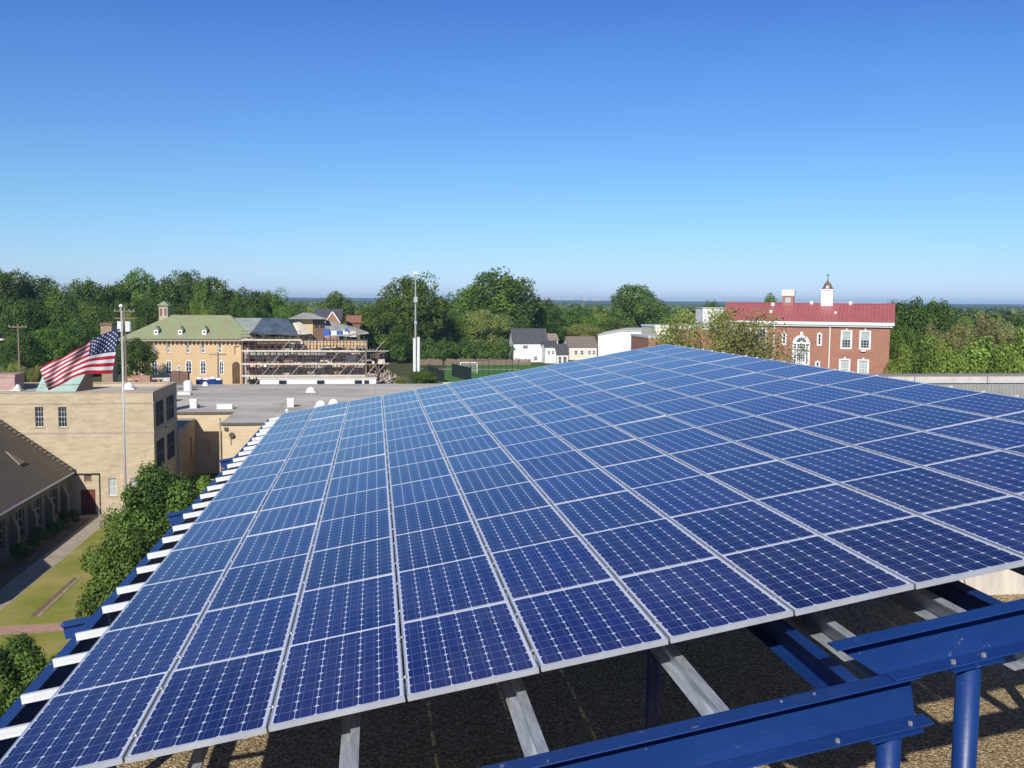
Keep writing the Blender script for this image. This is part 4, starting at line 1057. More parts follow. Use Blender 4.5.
m = MB(); m.box(XL-.7, XR+.3, YC-.7, YC+.0, ZE+.001, ZE+.35); m.build('cornice', TANTRIM, CB)
m = MB()
for k in np.arange(XL, XR, .7): m.box(k, k+.28, YC-.6, YC-.005, ZE-.3, ZE-.002)
m.build('dentils', COPB, CB)
zr = ZE+.35; RX0, RZ1 = cl(*z7(490, 168), YC+7)[0], cl(*z7(600, 170), YC+7)[1]; RX1 = cl(*z7(890, 178), YC+7)[0]
x0, x1, y0, y1 = XL-.9, XR+.2, YC-.9, YC+14.9; yr = YC+7
def hip(name, x0, x1, y0, y1, zb_, zr_, rx0, rx1, mat, parent):
    yr_ = (y0+y1)/2; m_ = MB(); A_, B_, C_, D_, P_, Q_ = (x0,y0,zb_), (x1,y0,zb_), (x1,y1,zb_), (x0,y1,zb_), (rx0,yr_,zr_), (rx1,yr_,zr_)
    m_.face([A_, B_, Q_, P_]); m_.face([B_, C_, Q_]); m_.face([C_, D_, P_, Q_]); m_.face([D_, A_, P_]); m_.face([A_, D_, C_, B_])
    return m_.build(name, mat, parent)
hip('roof', x0, XR+2, y0, y1, zr, RZ1, RX0, RX1, GREENR, CB)
for px_ in (382, 547, 712):
    xa, za = cl(*z7(px_-15, 262), YC+.5); xb, zb = cl(*z7(px_+15, 310), YC+.5); zb -= .9
    m = MB(); m.box(xa, xb, YC+.5, YC+4.5, zb, za-.15); dm = m.build('dormer', WHITE, CB)
    m = MB(); m.prism([(xa-.15, YC+.35, za-.15), (xb+.15, YC+.35, za-.15), ((xa+xb)/2, YC+.35, za+.35)], (0, 4.2, 0)); m.build('dormer_roof', GREENR, dm)
    m = MB(); m.box(xa+.5, xb-.5, YC+.475, YC+.498, zb+1.3, za-.5); m.build('pane', GLASS, dm)
# roof turret
xa, zt = cl(*z7(400, 75), YC+6); xb, zb = cl(*z7(462, 195), YC+6)
TT = MB(); TT.box(xa, xb, YC+6, YC+8.5, zb-1.5, zt-.8); tt = TT.build('turret', TANTRIM, CB)
m = MB(); m.prism([(xa-.3, YC+5.7, zt-.8), (xb+.3, YC+5.7, zt-.8), ((xa+xb)/2+.2, YC+5.7, zt)], (0, 3.1, 0)); m.build('turret_roof', GREENR, tt)
m = MB(); cx_ = (xa+xb)/2; m.box(cx_-.55, cx_-.2, YC+5.97, YC+5.995, zt-2.6, zt-1.3); m.box(cx_+.2, cx_+.55, YC+5.97, YC+5.995, zt-2.6, zt-1.3); m.build('turret_opening', DKB, tt)

# scaffolded part
def z6(x, y): return (235+x/5.85, 295+y/5.85)
SB = thing('scaffolded_hall', 'unfinished hall wrapped in scaffolding with blue-grey and pale roof sections', 'building')
SX0 = XR+.02; SX1 = cl(*z6(772, 265))[0]; zt_ = cl(*z6(400, 262))[1]
hs = []
for lv in range(2):
    zb = 5.4+lv*3.0
    for k in range(8):
        if (k*3+lv) % 4 == 1: continue
        a = 1.6+k*2.55
        if a+1.5 < SX1-SX0: hs.append((a, a+1.35, zb, zb+1.7))
m = MB(); m.wall((SX0, YC+.6, 0), (1, 0, 0), SX1-SX0, 3, zt_-1.9, hs, (0, 1, 0), .5); m.face([(SX1, YC+.6, 3), (SX1, YC+15, 3), (SX1, YC+15, zt_), (SX1, YC+.6, zt_)]); m.build('wall', SHEATH, SB)
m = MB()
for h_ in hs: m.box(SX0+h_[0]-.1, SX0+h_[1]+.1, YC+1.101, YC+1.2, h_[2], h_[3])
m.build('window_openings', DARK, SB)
xa = cl(*z6(395, 265))[0]
xa_p = xa
m = MB(); m.box(xa, SX1, YC+.3, YC+1.2, zt_-1.9, zt_-.15); m.build('brick_parapet', ORB, SB)
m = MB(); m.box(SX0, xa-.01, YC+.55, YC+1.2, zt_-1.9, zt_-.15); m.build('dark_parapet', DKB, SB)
m = MB(); m.box(SX0, SX1+.1, YC+.2, YC+1.3, zt_-.147, zt_); m.build('parapet_cap', BLUER, SB)
m = MB(); m.box(SX0, SX1, YC+1.3, YC+15, zt_-1.5, zt_-1.3); m.build('deck_roof', GREYR, SB)
# roofs: pale sheet strip, blue hip, grey hip
m = MB(); P = lambda x, y, Y=YC: at(*z6(x, y), Y)
Y2 = YC+7
m.face([P(45, 258, YC+.2), P(100, 215, YC+1.6), P(158, 134, Y2), P(-10, 134, Y2), P(-60, 134, Y2), P(40, 245, YC+.2)]); m.build('pale_roof', GREYR, SB)
a, b_, c_, d_ = P(98, 222, YC+.2), P(372, 240, YC+.2), P(312, 138, Y2), P(160, 134, Y2)
m = MB(); back = Vector((0, 14, 0)); e_ = Vector((b_.x, YC+14, b_.z)); f_ = Vector((a.x, YC+14, a.z))
m.face([a, b_, c_, d_]); m.face([b_, e_, c_]); m.face([e_, f_, d_, c_]); m.face([f_, a, d_]); m.face([a, f_, e_, b_]); m.build('blue_roof', BLUER, SB)
# hip tower
xa, zt2 = cl(*z6(375, 140), YC+6); xb, zb2 = cl(*z6(458, 220), YC+6); xc = cl(*z6(522, 200), YC+6)[0]
m = MB(); m.box(xa, xb, YC+5.2, YC+8.2, zb2-2, zt2); m.build('stair_tower', ORB, SB)
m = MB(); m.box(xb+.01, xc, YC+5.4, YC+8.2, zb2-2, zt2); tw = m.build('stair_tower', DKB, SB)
m = MB(); w_ = (xc-xb)/3; m.box(xb+.35, xb+.3+w_, YC+5.37, YC+5.398, zt2-1.6, zt2-.5); m.box(xb+.6+w_, xb+.55+2*w_, YC+5.37, YC+5.398, zt2-1.6, zt2-.5); m.build('pane', GLASS, tw)
ex0 = cl(*z6(315, 140), YC+6)[0]
hip('tower_roof', ex0, xc+.6, YC+3.8, YC+9.6, zt2+.02, cl(*z6(420, 104), YC+6)[1], cl(*z6(395, 104), YC+6)[0], cl(*z6(440, 104), YC+6)[0], PALER, SB)
m = MB(); m.face([P(372, 235, YC+1), P(458, 225, YC+3), P(375, 150, YC+5), P(322, 138, YC+6.5)]); m.build('sheet_slope', PLANK, SB)
m = MB(); a, b_, c_, d_ = P(520, 240, YC+1.5), P(782, 218, YC+1.5), P(705, 190, YC+8), P(530, 145, YC+8); m.prism([a, b_, c_, d_], (0, 0, -.25)); m.build('grey_roof', PALER, SB)
m = MB(); AX = cl(*z6(880, 400))[0]
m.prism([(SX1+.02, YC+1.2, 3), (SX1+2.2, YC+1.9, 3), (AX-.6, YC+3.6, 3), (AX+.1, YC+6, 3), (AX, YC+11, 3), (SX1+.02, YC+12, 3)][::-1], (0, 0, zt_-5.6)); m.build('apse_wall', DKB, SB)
rr = random.Random(12)
for i in range(72):
    m = MB()
    a = rr.uniform(SX0, SX1-1.5); z = rr.choice([4.9, 8.0, 8.1, 11.0, 5.4])+rr.uniform(-.4, 1.1); m.box(a, a+rr.uniform(.2, 2.0), YC+.46-.002*i, YC+.59, z, z+rr.uniform(.3, 1.2))
    m.build('loose_board', [DKB, PLANK, ORB, DARK, WHITE, PINKB][i % 6], SB)
# scaffold
SC = thing('scaffolding', 'brown steel scaffolding with pale plank decks on the unfinished hall', 'scaffolding')
zs_ = [cl(*z6(400, y_))[1] for y_ in (262, 325, 400, 468)]
sx0, sx1 = cl(*z6(50, 400))[0], cl(*z6(900, 400))[0]; i = 0; k = sx0
ztop = cl(*z6(400, 240))[1]
while k < sx1:
    for yy in (YC-2.2, YC-.9):
        off = max(0, k-SX1+1)*.35
        zz = ztop+random.uniform(-.3, .25) if k < SX1 else zs_[1]+.7
        m = MB(); m.tube((k, yy+off, 4.6), (k, yy+off, zz), .06, n=5); m.build('standard', RUST, SC)
    k += 1.15
for i, z in enumerate(zs_):
    xe = xa_p if i == 0 else (sx1 if i < 3 else SX1+1.5)
    m = MB(); m.box(sx0, min(xe, SX1), YC-2.3, YC-.8, z-.05, z+.03)
    if xe > SX1+.1: m.prism([(SX1, YC-2.3, z-.05), (xe, YC-1.4, z-.05), (xe, YC+.6, z-.05), (SX1, YC-.8, z-.05)], (0, 0, .08))
    m.build('deck', PLANK, SC)
    m = MB(); m.box(sx0, min(xe, SX1), YC-2.36, YC-2.31, z-.1, z+.2); m.build('toe_board', PLANK, SC)
    m = MB()
    for dz in (.5, 1.0, 1.55): m.tube((sx0, YC-2.25, z+dz), (min(xe, SX1), YC-2.25, z+dz), .045, n=5)
    m.build('guard_rail', RUST, SC)
m = MB(); rr = random.Random(3)
for i in range(34):
    a = sx0+1.62*rr.randint(0, 14); zi = rr.choice([4.8]+zs_[1:]); m = MB(); m.tube((a, YC-2.22, zi), (a+1.62, YC-2.22, zi+1.9), .045, n=5); m.build('brace', PLANK, SC)
for i in range(22):
    a = rr.uniform(sx0+1, SX1-1) if i > 11 else rr.uniform(SX1-9, sx1-1.5); z = zs_[rr.choice([1, 2, 3]) if i > 11 else rr.choice([1, 2])]; m = MB()
    m.box(0, rr.uniform(.8, 2), 0, .8, 0, rr.uniform(.3, .8)); o = m.build('material_pile', rr.choice([PINKB, PLANK, SHEATH])); o.location = (a, YC-1.9+max(0, a-SX1)*.45, z+.04)
    tag(o, 'small pile of building material lying on a scaffold deck', 'material pile', 'piles on the scaffold decks')
# stair tower scaffold left
for i, (x_, y_, w_, h_, mt, lb) in enumerate([(515,240,42,42,TARP,'bright blue wrapped bundle on the unfinished roof, left of the others'),(560,245,38,36,WHITE,'white bundle on the unfinished roof between two blue ones'),
        (600,243,26,34,TARP,'small blue tarpaulin bundle on the unfinished roof, middle'),(630,243,36,38,WHITE,'white wrapped bundle right of the small blue one'),(668,246,44,34,PLANK,'pale timber stack at the right end of the unfinished roof'),(640,215,22,20,TARP,'blue sheet behind the white wrapped bundle on the roof')]):
    a = cl(*z6(x_, y_), YC+1.6); b_ = cl(*z6(x_+w_, y_-h_), YC+1.6)
    m = MB(); W_, H_ = b_[0]-a[0], b_[1]-a[1]
    m.v = [(0,0,0),(W_,0,0),(W_,1.2,0),(0,1.2,0),(W_*.08,.1,H_*.9),(W_*.9,.1,H_),(W_*.93,1.1,H_*.92),(W_*.1,1.1,H_)]
    m.f = [(0,3,2,1),(4,5,6,7),(0,1,5,4),(1,2,6,5),(2,3,7,6),(3,0,4,7)]; m.m = [0]*6
    o = m.build('wrapped_bundle', mt, bevel=.1); o.location = (a[0], YC+1.6, a[1]); tag(o, lb, 'bundle')
# long white site trailer
xa, za = cl(*z6(145, 500), 158); xb, zb = cl(*z6(825, 540), 158)
zt3 = cl(*z6(480, 487), 158)[1]
TRL = thing('site_trailer', 'long white site trailer standing in front of the scaffolding', 'trailer', (xa, 158, 5.03))
m = MB(); m.box(0, xb-xa, 0, 3, .5, zt3-5.03-.12); m.build('body', WHITE, TRL); m = MB(); m.box(-.1, xb-xa+.1, -.1, 3.1, zt3-5.03-.12, zt3-5.03); m.build('roof', CREAM, TRL)
m = MB(); m.box(xb-xa-1.9, xb-xa-1.1, -.03, -.002, .6, zt3-5.03-.35); m.build('door', GLASS, TRL)
m = MB()
for a in (3, 9, 15): m.box(a, a+1.2, -.03, -.002, 1.2, 2.0)
m.build('window', GLASS, TRL)
m = MB(); m.box(.5, xb-xa-.5, .4, 2.6, 0, .5); m.build('skirt', SHEATH, TRL)

# utility poles and things near the site
def utility_pole(px, ytop, Y, label, arms=1, cans=0):
    p = at(px, ytop, Y); z0 = ground_z(p.x, Y); o = thing('utility_pole', label, 'utility pole', (p.x, Y, z0)); H = p.z-z0
    m_ = MB(); m_.tube((0, 0, 0), (0, 0, H), .17, .11, 8); m_.build('pole', WOOD, o)
    for k in range(arms): m_ = MB(); m_.box(-1.3, 1.3, -.16, -.04, H-.5-k*.9, H-.36-k*.9); m_.build('crossarm', WOOD, o)
    m_ = MB()
    for a in (-1.15, -.6, .6, 1.15): m_.tube((a, -.1, H-.36), (a, -.1, H-.16), .05, n=6)
    m_.build('insulators', GALV, o)
    for k in range(cans): m_ = MB(); m_.tube((-.5+k*1.0, -.4, H-3.0), (-.5+k*1.0, -.4, H-1.7), .36, n=12); m_.build('transformer', WHITE, o)
    return o
utility_pole(18, 324, 150, 'wooden utility pole with crossarm in the wood at the far left')
utility_pole(124.5, 308, 130, 'wooden utility pole with pale transformers right behind the flagpole top', 2, 2)
utility_pole(218, 352, 160, 'slim wooden pole in front of the yellow brick facade', 1, 0)
utility_pole(391-0, 348, 160, 'wooden pole standing in front of the scaffolding right part', 1, 0).location.x = at(366, 350, 160).x
# street lamp at far left
p = at(3, 339, 140); o = thing('street_lamp', 'curved-arm street lamp at the left edge in front of the wood', 'street lamp', (p.x-2, 140, ground_z(p.x, 140)))
zz = p.z-ground_z(p.x, 140); m = MB(); m.tube((0, 0, 0), (0, 0, zz-.5), .1, .07, 8); m.build('pole', GALV, o); m = MB(); m.tube((0, 0, zz-.5), (1.4, 0, zz), .05, n=6); m.build('arm', GALV, o)
m = MB(); m.lathe((1.8, 0, zz-.1), [(.1, -.12), (.42, -.04), (.4, .08), (.1, .16)], 10); m.build('lamp_head', WHITE, o)
# brick pallets, tank, cars
def pallet(px, py, Y, wp, hp, mat, label, cat='pallet'):
    p = at(px, py, Y); q = at(px+wp, py-hp, Y); W_, H_ = q.x-p.x, q.z-p.z; rr = random.Random(int(px))
    o = thing('brick_pallet', label, cat, (p.x, Y, p.z-.15)); m_ = MB(); m_.box(0, W_, 0, 1.4, 0, .15); m_.build('pallet_base', WOOD, o)
    m_ = MB(); n_ = max(1, int(W_/1.1))
    for k in range(n_): m_.box(W_*k/n_+.02, W_*(k+1)/n_-.03, .05, 1.35, .153, .15+H_*rr.uniform(.8, 1.0))
    m_.build('brick_stack', mat, o); return o
pallet(133, 385, 120, 17, 10, PINKB, 'pink brick stack on the ground behind the tan building roof')
pallet(127, 386, 116, 8, 6, PINKB, 'small pink brick stack just right of the flagpole')
pallet(152, 386, 122, 8, 6, simple('orange_stack', (.5, .24, .12), .9, 0, .2, 3), 'low orange brick stack right of the pink ones')
pallet(171, 383, 152, 17, 12, DKB, 'dark brick pallet stack in front of the yellow brick facade')
pallet(148, 381.5, 158, 22, 3.5, COPING, 'long low pile of pale stone before the arched windows')
p = at(188, 387, 140); o = thing('water_tank', 'white cylindrical tank between the roofs, near the parked cars', 'tank', (p.x, 140, ground_z(p.x, 140)))
hh = at(188, 380, 140).z-ground_z(p.x, 140); m = MB(); m.tube((0, 0, 0), (0, 0, hh-.3), .6, n=16); m.build('shell', WHITE, o); m = MB(); m.lathe((0, 0, hh-.3), [(.6, 0), (.4, .2), (.1, .3)], 16); m.build('lid', WHITE, o)
def car(px, py, Y, mat, label, rz=0.0):
    p = at(px, py, Y); o = thing('parked_car', label, 'car', (p.x, Y, 5.03), rz, 'cars parked by the brick hall')
    pr = [(-2.1,.3),(2.1,.3),(2.15,.75),(1.3,.95),(.7,1.42),(-1.1,1.42),(-1.7,.95),(-2.15,.85)]
    m_ = MB(); m_.prism([(a, -.82, b_) for a, b_ in pr], (0, 1.64, 0)); m_.build('body', mat, o, bevel=.08)
    m_ = MB(); m_.prism([(-1.5,-.83,.95),(1.1,-.83,.95),(.62,-.83,1.34),(-1.05,-.83,1.34)], (0, 1.66, 0)); m_.build('windows', GLASS, o)
    for a in (-1.3, 1.3):
        for b_ in (-.84, .66): m_ = MB(); m_.tube((a, b_, .32), (a, b_+.18, .32), .32, n=14); m_.build('wheel', RUBBER, o)
    return o
ZC = 6.05
def raised_car(px, Y, mat, label):
    c = car(px, 384, Y, mat, label, R(80)); c.location.z = 5.03; return c
for px, mt, lb in ((197, PAINTD, 'black car parked nearest the white tank'), (203, PAINTW, 'white car parked second from the tank'), (209, PAINTB, 'blue car parked in the middle of the row by the brick hall'), (215, PAINTW, 'white car parked between blue cars'), (221, PAINTB, 'blue car at the right end of the row by the brick hall')):
    raised_car(px, 153.5+abs(px-209)*.1, mt, lb)
# portable toilets (blue cabins) behind the cars
for i, px in enumerate((199, 206, 212.5, 218.5)):
    p = at(px, 378.3, 156); z0 = 5.03; o = thing('portable_toilet', ['dark', 'blue', 'blue', 'dark'][i]+' portable cabin with pale roof, %s from the left in the row before the arches' % ordn[i], 'portable toilet', (p.x, 156.5, z0), group='portable cabins by the brick hall')
    hh = max(2.2, p.z-z0); m = MB(); hh *= (1, .97, 1.02, .95)[i]; m.box(-.46, .46, -.55, .55, 0, hh-.15); m.build('cabin', [PAINTD, PAINTB, PAINTB, PAINTD][i], o)
    m = MB(); m.lathe((0, 0, hh-.15), [(.55, 0), (.5, .14), (.25, .32)], 10); m.build('roof', WHITE, o); m = MB(); m.box(-.36, .36, -.58, -.552, .1, hh-.35); m.build('door', PAINTB, o)

# rubble and brush at right end of site
for i, (px, py, s) in enumerate([(376, 380, 1.5), (383, 377, 1.5), (389, 380, 1.4), (394, 382, 1.2), (399, 384, .9)]):
    p = at(px, py, 166); rs3 = np.random.RandomState(40+i); m = MB()
    for k in range(60):
        q = rs3.uniform(-1, 1, size=3)*[1.1*s, .5, .7*s]; d3 = rs3.normal(size=3)*.5*s; m.bar((q[0], q[1], abs(q[2])), (q[0]+d3[0], q[1]+d3[1]*.5, abs(q[2])+abs(d3[2])*.8), .16, .1, k % 3)
    o = m.build('rubble_pile', [PLANK, SHEATH, PINKB]); o.location = (p.x, 166, p.z-.5)
    tag(o, 'heap of broken timber and rubble at the right end of the scaffolding', 'rubble', 'rubble heaps by the scaffolding')
plant(('mid', 1), 424, 370, 34, 158, 'small bright tree at the edge of the flat grey roof by the array', name='tree')
plant(('olive', 0), 402, 376, 20, 162, 'small olive shrub beside the rubble, near the light pole', name='shrub', cat='shrub')

# ------------------------------------------------------------------ sports light pole, goal, fences
p = at(415.5, 372, 214); z0 = ground_z(p.x, 214); ztp = at(415.5, 274, 214).z-z0
LP = thing('light_pole', 'very tall slim sports light pole rising above the trees', 'light pole', (p.x, 214, z0))
m = MB(); m.tube((0, 0, 0), (0, 0, ztp), .26, .14, 10); m.build('pole', simple('pole_grey', (.42, .42, .42), .6, .2, .1, 1), LP)
m = MB(); m.box(-.45, .45, -.3, .3, ztp, ztp+.5); m.build('lamp_head', WHITE, LP); m = MB(); m.box(-.4, .4, -.4, .1, ztp-6.2, ztp-5.0); m.box(-.3, .3, -.3, .1, ztp-11, ztp-10.4); m.build('bracket', GALV, LP)
for k, (a, lb) in enumerate(((414.6, 'left one of two white sheathed posts at the base of the light pole'), (418.6, 'right one of two white sheathed posts at the base of the light pole'))):
    q = at(a, 372, 209); zq = ground_z(q.x, 209); hq = at(a, 338-k*1.0, 209).z-zq
    o = thing('white_post', lb, 'post', (q.x, 209, zq), group='white posts by the sports field'); m = MB(); m.tube((0, 0, 0), (0, 0, hq-.2), .33, n=12); m.build('shaft', WHITE, o); m = MB(); m.lathe((0, 0, hq-.2), [(.36, 0), (.36, .12), (.1, .2)], 12); m.build('cap', WHITE, o)
ga, gb = Vector(gpoint(460.5, 373.5, 0)), Vector(gpoint(477.5, 373.8, 0)); zg = at(460.5, 362.6, ga.y).z
GL = thing('football_goal', 'white football goal with net on the green sports field', 'goal', tuple(ga))
wg_ = gb.x-ga.x; hg_ = zg-ga.z
m = MB(); m.tube((0, 0, 0), (0, 0, hg_), .11, n=8); m.tube((wg_, 0, 0), (wg_, 0, hg_), .11, n=8); m.tube((0, 0, hg_), (wg_, 0, hg_), .11, n=8); m.build('goal_frame', WHITE, GL)
m = MB()
for i in range(13): x_ = wg_*i/12; m.tube((x_, 0, hg_), (x_, 1.6, 0), .02, n=4, cap=False)
for j in range(9): t = j/9; m.tube((0, 1.6*t, hg_*(1-t)), (wg_, 1.6*t, hg_*(1-t)), .02, n=4, cap=False)
m.build('net', WHITE, GL)
m = MB(); fa, fb = at(440, 366.5, 235), at(524, 367, 235); za = ground_z(fa.x, 235)
FN = thing('wooden_fence', 'long weathered wooden fence behind the sports field', 'fence', (fa.x-6, 235, za)); Lf = fb.x-fa.x+8
n_ = int(Lf/.5); rr = random.Random(4); ztf = 1.45
for i in range(n_): m.box(i*.5, i*.5+.44, 0, .05, 0, ztf+rr.uniform(-.12, .12))
m.build('boards', WOOD, FN); m = MB()
for i in range(0, n_, 5): m.box(i*.5+.42, i*.5+.6, -.12, -.002, 0, ztf+.2)
m.build('fence_posts', WOOD, FN)
def screen(pa, pb, Y0_, Y1_, hgt, label):
    a, b_ = Vector(gpoint(*pa, 0)), Vector(gpoint(*pb, 0)); o = thing('screened_fence', label, 'fence', tuple(a)); d_ = b_-a
    m_ = MB(); m_.face([(0, 0, .1), d_+Vector((0, 0, .1)), d_+Vector((0, 0, hgt)), (0, 0, hgt)]); sc_ = m_.build('windscreen', SCREEN, o)
    sm = sc_.modifiers.new('thickness', 'SOLIDIFY'); sm.thickness = .03
    m_ = MB(); n__ = max(2, int(d_.length/3))
    for i in range(n__+1): q = d_*(i/n__); m_.tube(q, q+Vector((0, 0, hgt+.3)), .06, n=6)
    m_.build('fence_post', DARK, o)
screen((444, 383.5), (428, 375.5), 0, 0, 2.2, 'dark green screened fence slanting at the near left corner of the field')
screen((471, 381.5), (452, 376.5), 0, 0, 2.6, 'dark green screened fence in front of the football goal')
a, b_ = Vector(gpoint(470, 376, 0)), Vector(gpoint(518, 372.5, 0)); o = thing('chain_link_fence', 'chain link fence with slim dark posts right of the goal', 'fence', tuple(a)); d_ = b_-a
m = MB()
for i in range(9): q = d_*(i/8); m.tube(q, q+Vector((0, 0, 3)), .05, n=5)
m.tube((0, 0, 3), d_+Vector((0, 0, 3)), .04, n=5); m.tube((0, 0, 1.5), d_+Vector((0, 0, 1.5)), .02, n=4); m.build('fence_post', DARK, o)
m = MB(); a = Vector(gpoint(424, 385, .02)); m.box(0, 9, 0, 1.2, 0, .35); o = m.build('kerb_wall', COPING); o.location = gpoint(443, 384.5, 0); tag(o, 'low pale wall at the near edge of the sports field', 'wall')

# ------------------------------------------------------------------ houses
def house(px0, px1, yeave, yridge, ybase, Y, depth, wallm, roofm, label, ridge_along='x', wins=(), gable=None, rz=0.0):
    a, b_ = at(px0, ybase, Y), at(px1, yeave, Y); ze = b_.z; zr_ = at((px0+px1)/2, yridge, Y+depth/2).z; z0 = min(ground_z(a.x, Y), a.z)
    W_ = b_.x-a.x; o = thing('house', label, 'house', (a.x, Y, z0)); E_, Rr = ze-z0, zr_-z0
    m_ = MB()
    m_.box(0, W_, 0, depth, 0, E_)
    if ridge_along == 'x': m_.face([(0, 0, E_), (0, depth/2, Rr-.1), (0, depth, E_)]); m_.face([(W_, 0, E_), (W_, depth, E_), (W_, depth/2, Rr-.1)])
    else: m_.face([(0, 0, E_), (W_, 0, E_), (W_/2, 0, Rr-.15)]); m_.face([(0, depth, E_), (W_/2, depth, Rr-.15), (W_, depth, E_)])
    m_.build('wall', wallm, o); m_ = MB(); t = .18
    if ridge_along == 'x':
        for s_ in (0, 1):
            y_e = -.35 if s_ == 0 else depth+.35
            m_.prism([(-.3, y_e, E_-.15), (-.3, depth/2, Rr), (-.3, depth/2, Rr+t), (-.3, y_e, E_-.15+t)], (W_+.6, 0, 0))
    else:
        for s_ in (0, 1):
            x_e = -.35 if s_ == 0 else W_+.35
            m_.prism([(x_e, -.3, E_-.2), (W_/2, -.3, Rr), (W_/2, -.3, Rr+t), (x_e, -.3, E_-.2+t)], (0, depth+.6, 0))
    m_.build('roof', roofm, o)
    for (u0, u1, v0, v1) in wins: window(o, W_*u0, W_*u1, E_*v0, E_*v1, -.001, 2, 2, .1, WHITE if wallm is not WHITE else CREAM, GLASS, .0+.06-.07, False)
    return o
house(513.5, 547.5, 343, 329, 365, 250, 9, WHITE, SLATE, 'white two-storey house with a dark slate roof beside the tall trees', 'x', ((.27, .42, .74, .9), (.6, .7, .2, .4)))
house(545, 557, 346.5, 342, 366, 244, 5, WHITE, SLATE, 'narrow white wing right of the white two-storey house', 'x', ((.2, .42, .6, .78), (.55, .78, .6, .78)))
house(557, 568, 354, 344.5, 366, 242, 6, WHITE, SLATE, 'small white porch house with a dark roof and big windows', 'x', ((.1, .4, .2, .8), (.55, .9, .2, .8)))
house(569, 597, 346.5, 337, 368, 262, 9, CREAM, simple('brown_shingle', (.25, .2, .17), .9, 0, .2, 2), 'cream house with a grey-brown shingle roof left of the white flat building', 'x', ((.18, .3, .62, .82), (.4, .52, .62, .82), (.68, .78, .62, .82), (.84, .94, .62, .82)))
house(548, 558, 340, 334, 360, 275, 8, CREAM, simple('tan_shingle', (.35, .29, .22), .9, 0, .2, 2), 'tan-roofed house peeping between the white house and the trees', 'x', ())
house(433, 444, 334, 328, 345, 330, 6, WHITE, SLATE, 'white gable glimpsed between dark trees left of the field', 'y', ())
house(315, 341, 319, 309.5, 335, 225, 9, DKB, SLATE, 'brick house with grey roof and small gable behind the scaffolded hall', 'x', ())
m = MB(); g0 = at(326, 322, 223); g1 = at(339, 312, 223); g2 = at(332.5, 312, 223)
GB = thing('gabled_bay', 'red brick gable with white bargeboards on the house behind the scaffolding', 'gable', (g0.x, 223, 0)); w_ = at(339, 322, 223).x-g0.x
m.prism([(0, 0, 5), (w_, 0, 5), (w_, 0, g0.z), (w_/2, 0, g2.z), (0, 0, g0.z)], (0, 4, 0)); m.build('wall', REDB, GB)
m = MB(); m.bar((-.2, -.1, g0.z-.1), (w_/2, -.1, g2.z+.1), .2, .25); m.bar((w_/2, -.1, g2.z+.1), (w_+.2, -.1, g0.z-.1), .2, .25); m.build('bargeboard', WHITE, GB)
house(347, 360, 322, 316, 335, 235, 8, DKB, ORANGE, 'house with an orange tiled roof behind the scaffolded hall', 'x', ())
# white flat building and lower brick block
o = thing('white_building', 'plain white flat-roofed building behind the peak of the array', 'building')
WP = [at(598, 372, 205), at(668, 372, 205), at(668, 331.4, 205), at(622, 331.2, 205), at(598, 335.5, 205)]
m = MB(); m.prism(WP[::-1], (7, 22, 0)); m.build('wall', WHITE, o)
m = MB(); m.prism([WP[4]+Vector((-.1, -.15, .002)), WP[3]+Vector((0, -.15, .002)), WP[3]+Vector((0, -.15, .2)), WP[4]+Vector((-.1, -.15, .2))], (7, 22.2, 0)); m.prism([WP[3]+Vector((.003, -.15, .002)), WP[2]+Vector((.1, -.15, .002)), WP[2]+Vector((.1, -.15, .2)), WP[3]+Vector((.003, -.15, .2))], (7, 22.2, 0)); m.build('coping', COPING, o)
a, b_ = at(648, 362, 170), at(692, 338.5, 170)
o = thing('brick_block', 'low brick block with a white parapet between the array peak and sparse tree', 'building', (a.x, 170, 4)); W_ = b_.x-a.x
m = MB(); m.box(0, W_, 0, 12, 0, b_.z-4); m.build('wall', REDB, o); m = MB(); m.box(-.1, W_+.1, -.1, 12.1, b_.z-4, b_.z-3.6); m.build('coping', COPING, o)
a, b_ = at(655, 350, 182), at(735, 327.5, 182)
o = thing('cream_wing', 'cream rendered wing behind the sparse olive tree', 'building', (a.x, 182, 4)); W_ = b_.x-a.x
m = MB(); m.box(0, W_, 0, 10, 0, b_.z-4); m.build('wall', CREAM, o); m = MB(); m.box(-.1, W_+.1, -.1, 10.1, b_.z-4, b_.z-3.7); m.build('coping', WHITE, o)

# ------------------------------------------------------------------ red brick building
AZ = R(29.0); ex = Vector((math.cos(AZ), -math.sin(AZ), 0)); D_ = 135.0; rgt = Vector((D_*math.sin(R(29.5)), D_*math.cos(R(29.5)), 0))
LB = 32.0; RBo = rgt-ex*LB
RB = thing('brick_school', 'red brick building with red metal roof, white cornice and tall arched window', 'building', tuple(RBo), -AZ)
K = 7.66; Zof = lambda y: CAMZ-(y-304.5)/K
Xof = lambda px: LB-(889.5-px)/K
ZE2 = Zof(327); xl = Xof(726); DP = 11
wl = []
for px_, w2 in ((848.5, .55), (866.3, .55)): wl += [(Xof(px_)-w2, Xof(px_)+w2, Zof(348.5), Zof(332)), (Xof(px_)-w2-.1, Xof(px_)+w2-.1, Zof(378), Zof(361))]
for px_, w2 in ((749, .45), (764, .6), (732, .5)): wl += [(Xof(px_)-w2, Xof(px_)+w2, Zof(348.5), Zof(331)), (Xof(px_)-w2, Xof(px_)+w2, Zof(378), Zof(360))]
sl2 = [(Xof(787.5)-.2, Xof(787.5)+.2, Zof(346), Zof(335)), (Xof(822.5)-.2, Xof(822.5)+.2, Zof(346), Zof(335)), (Xof(821.5)-.2, Xof(821.5)+.2, Zof(375), Zof(364))]
